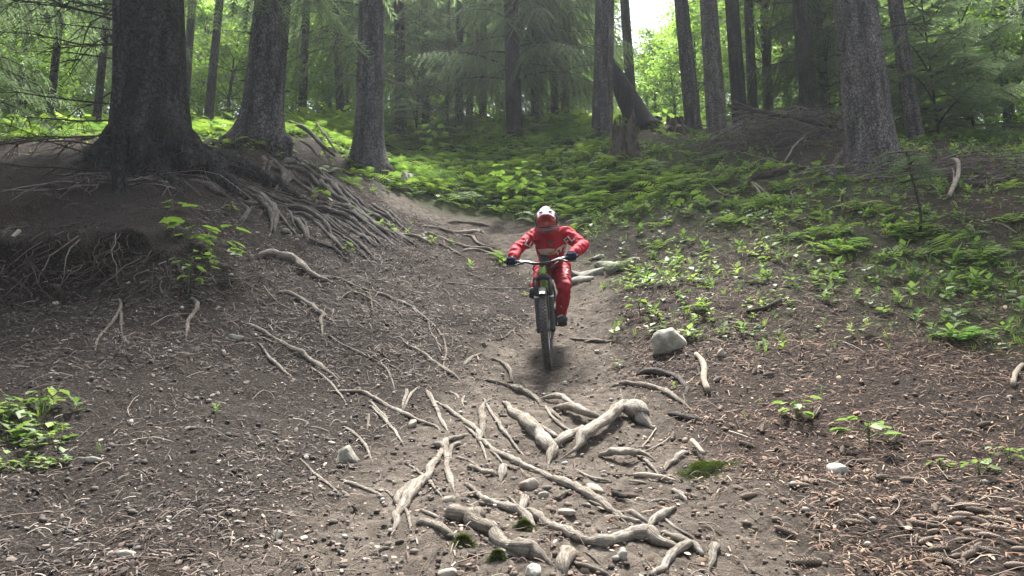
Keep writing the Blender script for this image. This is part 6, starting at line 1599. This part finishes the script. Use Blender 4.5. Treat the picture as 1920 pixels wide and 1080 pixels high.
# gloves closing round the grips
for s, g, w, ax in ((-1, gL, wL, BM[:3, :3] @ GRIP[-1][1]), (1, gR, wR, BM[:3, :3] @ GRIP[1][1])):
    S = Soup(); out = ax                                  # ax points outwards along the bar
    palm0 = w + (g - w) * -.15
    for k in range(4):
        off = out * (-.030 + .021 * k)
        kn = g + off + np.array([0, .004, .036]); capsule(S, palm0 + off * .55, kn, .022, .0135)
        f1 = g + off + np.array([0, -.030 - .003 * (k in (1, 2)), .018]); f2 = g + off + np.array([0, -.030, -.016]); f3 = g + off + np.array([0, -.004, -.030])
        r = [.0105, .0105, .0108, .009][3 - k] if s < 0 else [.0105, .0108, .0105, .009][k]
        chain(S, [kn, f1, f2, f3], [.0135, r, r, r * .9])
    th0 = palm0 - out * .030
    chain(S, [th0, g - out * .048 + np.array([0, .012, -.008]), g - out * .052 + np.array([0, -.016, -.022])], [.016, .0125, .0105])
    capsule(S, palm0 + (w - g) * .15, w + (w - g) * .35, .031, .033)
    fuse('glove', S, 'glove', .005, 2)
# shoes
for s, f, a in ((-1, fL, aL), (1, fR, aR)):
    sh = link('shoe', None, PER, loc=f - C0)
    S = Soup(); heel = np.array([0, .085, .035]); ball = np.array([s * .012, -.06, .028]); toe = np.array([s * .018, -.125, .022])
    chain(S, [heel, np.array([0, .03, .04]), ball, toe], [.040, .042, .044, .034]); chain(S, [a - f + (0, 0, .03), heel + (0, -.02, .02)], [.047, .045]); capsule(S, np.array([0, .02, .055]), ball + (0, .02, .012), .036, .03)
    fuse('upper', S, 'shoe', .007, 3, parent=sh, origin=np.zeros(3))
    th = np.linspace(0, 2 * np.pi, 24, endpoint=False)
    out = np.stack([.044 * np.cos(th) * (1 - .12 * np.sin(th)) + s * .008, -.02 - .135 * np.sin(th), 0 * th], -1)
    S = Soup(); V = np.vstack([out + (0, 0, -.012), out + (0, 0, .012), [(0, -.02, -.012)]]); jn = np.arange(24); kn = (jn + 1) % 24
    S.add(V, np.stack([jn, kn, kn + 24, jn + 24], -1)); S.add(V, np.stack([kn, jn, np.full(24, 48)], -1))
    link('sole', S.mesh('sole', [MT['sole']], False), sh)
    S = Soup(); addtube(S, np.array([(-.045, -.02, .062), (0, -.035, .078), (.045, -.02, .062)]), .011, 8, flat=.5); link('strap', S.mesh('strap', [MT['white']]), sh)
# helmet
HLM = link('helmet', None, PER, loc=head - C0, rot=(R(20), R(-3), R(-5)))
def sphere_patch(az0, az1, el0, el1, rx, ry, rz, n, m):
    A, E = np.meshgrid(np.linspace(az0, az1, n), np.linspace(el0, el1, m), indexing='ij')
    V = np.stack([rx * np.cos(E) * np.sin(A), -ry * np.cos(E) * np.cos(A), rz * np.sin(E)], -1).reshape(-1, 3)
    i, j = np.meshgrid(np.arange(n - 1), np.arange(m - 1), indexing='ij')
    return V, np.stack([i * m + j, i * m + m + j, i * m + m + j + 1, i * m + j + 1], -1).reshape(-1, 4)
V, F = sphere_patch(-math.pi, math.pi, R(-62), R(90), .118, .142, .128, 48, 26)
V[:, 2] += .012 * np.exp(-(V[:, 0] / .04) ** 2) * (V[:, 2] > .05)
cen = V[F].mean(1); mi = np.where(np.abs(cen[:, 0] + .01) < .040 + .15 * np.clip(-cen[:, 1], 0, .1), 0, 1)
mi = np.where((cen[:, 2] < -.01), np.where(np.abs(cen[:, 0]) > .085, 1, 2), mi)
# opening for the face
fz = (cen[:, 2] < .035) & (cen[:, 2] > -.055) & (cen[:, 1] < -.055)
link('shell', np_mesh('shell', V, F[~fz], [MT['shell_white'], MT['shell_dark'], MT['shell_red']], None, True, mi[~fz]), HLM)
S = Soup()
for dz, rr in ((-.076, .015), (-.090, .018), (-.104, .016)):
    addtube(S, catmull([(-.108, .02, dz + .01), (-.095, -.085, dz), (-.045, -.140, dz - .004), (0, -.156, dz - .006), (.045, -.140, dz - .004), (.095, -.085, dz), (.108, .02, dz + .01)], 24), rr, 10)
cb = link('chin_bar', S.mesh('chin_bar', [MT['chin_red']]), HLM)
S = Soup(); addtube(S, catmull([(-.035, -.165, -.092), (0, -.175, -.094), (.035, -.165, -.092)], 8), .010, 8, flat=1.4); link('mouth_vent', S.mesh('mouth_vent', [MT['shell_dark']]), cb)
V, F = sphere_patch(R(-58), R(58), R(-25), R(22), .112, .148, .130, 22, 10)
gg = link('goggles', np_mesh('goggles', V, F, MT['lens'], None, True), HLM)
S = Soup()
ed = [(a, R(23)) for a in np.linspace(R(-60), R(60), 16)] + [(a, R(-26) - .12 * math.cos(a * 1.5) * 0) for a in np.linspace(R(60), R(-60), 16)]
ed = ed + [ed[0]]
P = np.array([(.114 * math.cos(e) * math.sin(a), -.151 * math.cos(e) * math.cos(a), .132 * math.sin(e)) for a, e in ed]); addtube(S, P, .0085, 8)
link('goggle_frame', S.mesh('goggle_frame', [MT['shell_dark']]), gg)
n, m = 17, 9; V = []
for i in range(m):
    for j in range(n):
        u = -1 + 2 * j / (n - 1); v = i / (m - 1)
        V.append((u * (.088 - .010 * v), -.075 - .130 * v * (1 - .22 * u * u), .112 - .030 * v - .045 * u * u - .022 * v * v))
F = np.array([(i * n + j, i * n + j + 1, i * n + n + j + 1, i * n + n + j) for i in range(m - 1) for j in range(n - 1)])
pk = link('peak', np_mesh('peak', np.array(V), F, [MT['shell_white'], MT['shell_red']], None, True, np.array([1 if i >= m - 1 else 0 for i in range(m - 1) for j in range(n - 1)])), HLM)
sm = pk.modifiers.new('thick', 'SOLIDIFY'); sm.thickness = .005; sm.offset = -1
S = Soup(); addtube(S, np.array(V)[(m - 1) * n:], .007, 8, flat=1.8); link('peak_rim', S.mesh('peak_rim', [MT['shell_red']]), pk)
for s in (-1, 1):
    S = Soup(); addtube(S, catmull([(s * .022, -.158, .092), (s * .045, -.145, .089), (s * .066, -.132, .080)], 7), [.003, .008, .009, .009, .009, .008, .003], 8, flat=.6); link('vent', S.mesh('vent', [MT['shell_dark']]), pk)

# printing on the clothes, laid onto the cloth surface
from mathutils.bvhtree import BVHTree
def cast_on(o):
    me = o.data; V = [tuple(np.array(v.co) + C0) for v in me.vertices]; P = [tuple(p.vertices) for p in me.polygons]
    return BVHTree.FromPolygons(V, P)
TJ, TT = cast_on(JER), cast_on(TRO)
def printed(name, polys, tree, mk, parent, label=None):
    bm = bmesh.new()
    for poly in polys:
        vs = [bm.verts.new((x, -y, 0)) for x, y in poly]; bm.faces.new(vs)
    bmesh.ops.triangulate(bm, faces=bm.faces[:])
    for _ in range(3): bmesh.ops.subdivide_edges(bm, edges=[e for e in bm.edges if e.calc_length() > 1.6], cuts=1); bmesh.ops.triangulate(bm, faces=bm.faces[:])
    o = Vector((0, 0, CAM_Z)); bad = []
    for v in bm.verts:
        d = Vector(ray(v.co.x, -v.co.y)).normalized()
        loc, nn, idx, dist = tree.ray_cast(o, d)
        if loc is None: bad.append(v); continue
        v.co = loc - d * .004 - Vector(C0)
    bmesh.ops.delete(bm, geom=bad, context='VERTS')
    me = bpy.data.meshes.new(name); bm.to_mesh(me); bm.free(); me.materials.append(MT[mk]); 
    for p_ in me.polygons: p_.use_smooth = True
    x = link(name, me, parent)
    if label: x['label'] = label
    return x
def q6(pts): return [(940 + x / 6.353, 370 + y / 6.353) for x, y in pts]
printed('chest_band', [q6([(432,620),(540,612),(640,612),(630,650),(560,665),(600,690),(480,702),(455,660)]), q6([(640,640),(660,612),(700,590),(712,600),(668,640),(690,660),(672,690),(655,662),(610,685),(600,680)]), q6([(700,590),(740,562),(780,562),(788,600),(770,635),(740,640),(745,620),(762,600),(745,588),(722,612),(715,650),(700,650),(695,615)])], TJ, 'cream', JER, 'cream chest band with swooping print')
def letters(txt, cx, cy, h, ang, shear=0.):
    G = {'F': [[(0,0),(.18,0),(.18,1),(0,1)], [(.18,0),(.6,0),(.6,.2),(.18,.2)], [(.18,.42),(.5,.42),(.5,.6),(.18,.6)]], 'L': [[(0,0),(.18,0),(.18,1),(0,1)], [(.18,.8),(.6,.8),(.6,1),(.18,1)]],
         'U': [[(0,0),(.18,0),(.18,1),(0,1)], [(.42,0),(.6,0),(.6,1),(.42,1)], [(.18,.8),(.42,.8),(.42,1),(.18,1)]], 'Z': [[(0,0),(.6,0),(.6,.2),(0,.2)], [(.38,.2),(.6,.2),(.22,.8),(0,.8)], [(0,.8),(.6,.8),(.6,1),(0,1)]]}
    out, W = [], .72 * len(txt)
    for i, ch in enumerate(txt):
        for poly in G[ch]:
            out.append([(cx + h * ((x + .72 * i - W / 2) * math.cos(ang) - (y - .5) * math.sin(ang)), cy + h * ((x + .72 * i - W / 2) * math.sin(ang) + (y - .5) * math.cos(ang))) for x, y in poly])
    return out
printed('sleeve_lettering', letters('FL', 1067.5, 448.5, 13, R(-38)), TJ, 'white', JER)
printed('sleeve_lettering', letters('LU', 993.5, 457, 12, R(28)), TJ, 'white', JER)
printed('leg_lettering', letters('Z', 1063, 508, 8, R(15)), TT, 'white', TRO)
printed('chest_badge', [q6([(565,510),(600,510),(620,540),(590,580),(565,550)])], TJ, 'shell_dark', JER)

# ------------------------------------------------------------------ thin forest haze
bm = bmesh.new(); bmesh.ops.create_cube(bm, size=1.0)
me = bpy.data.meshes.new('haze'); bm.to_mesh(me); bm.free()
k = bpy.data.materials.new('haze'); k.use_nodes = True
nt = k.node_tree; nt.nodes.remove(nt.nodes['Principled BSDF'])
pv = nt.nodes.new('ShaderNodeVolumePrincipled')
pv.inputs['Color'].default_value = (.88, .94, 1.0, 1)
pv.inputs['Density'].default_value = 0.0010
pv.inputs['Anisotropy'].default_value = 0.45
nt.links.new(pv.outputs[0], nt.nodes['Material Output'].inputs['Volume'])
me.materials.append(k)
hz = link('haze', me, loc=(0, 64, 27), scale=(220, 146, 60))
tag(hz, 'thin bluish haze hanging between the trees', 'haze', kind='stuff')
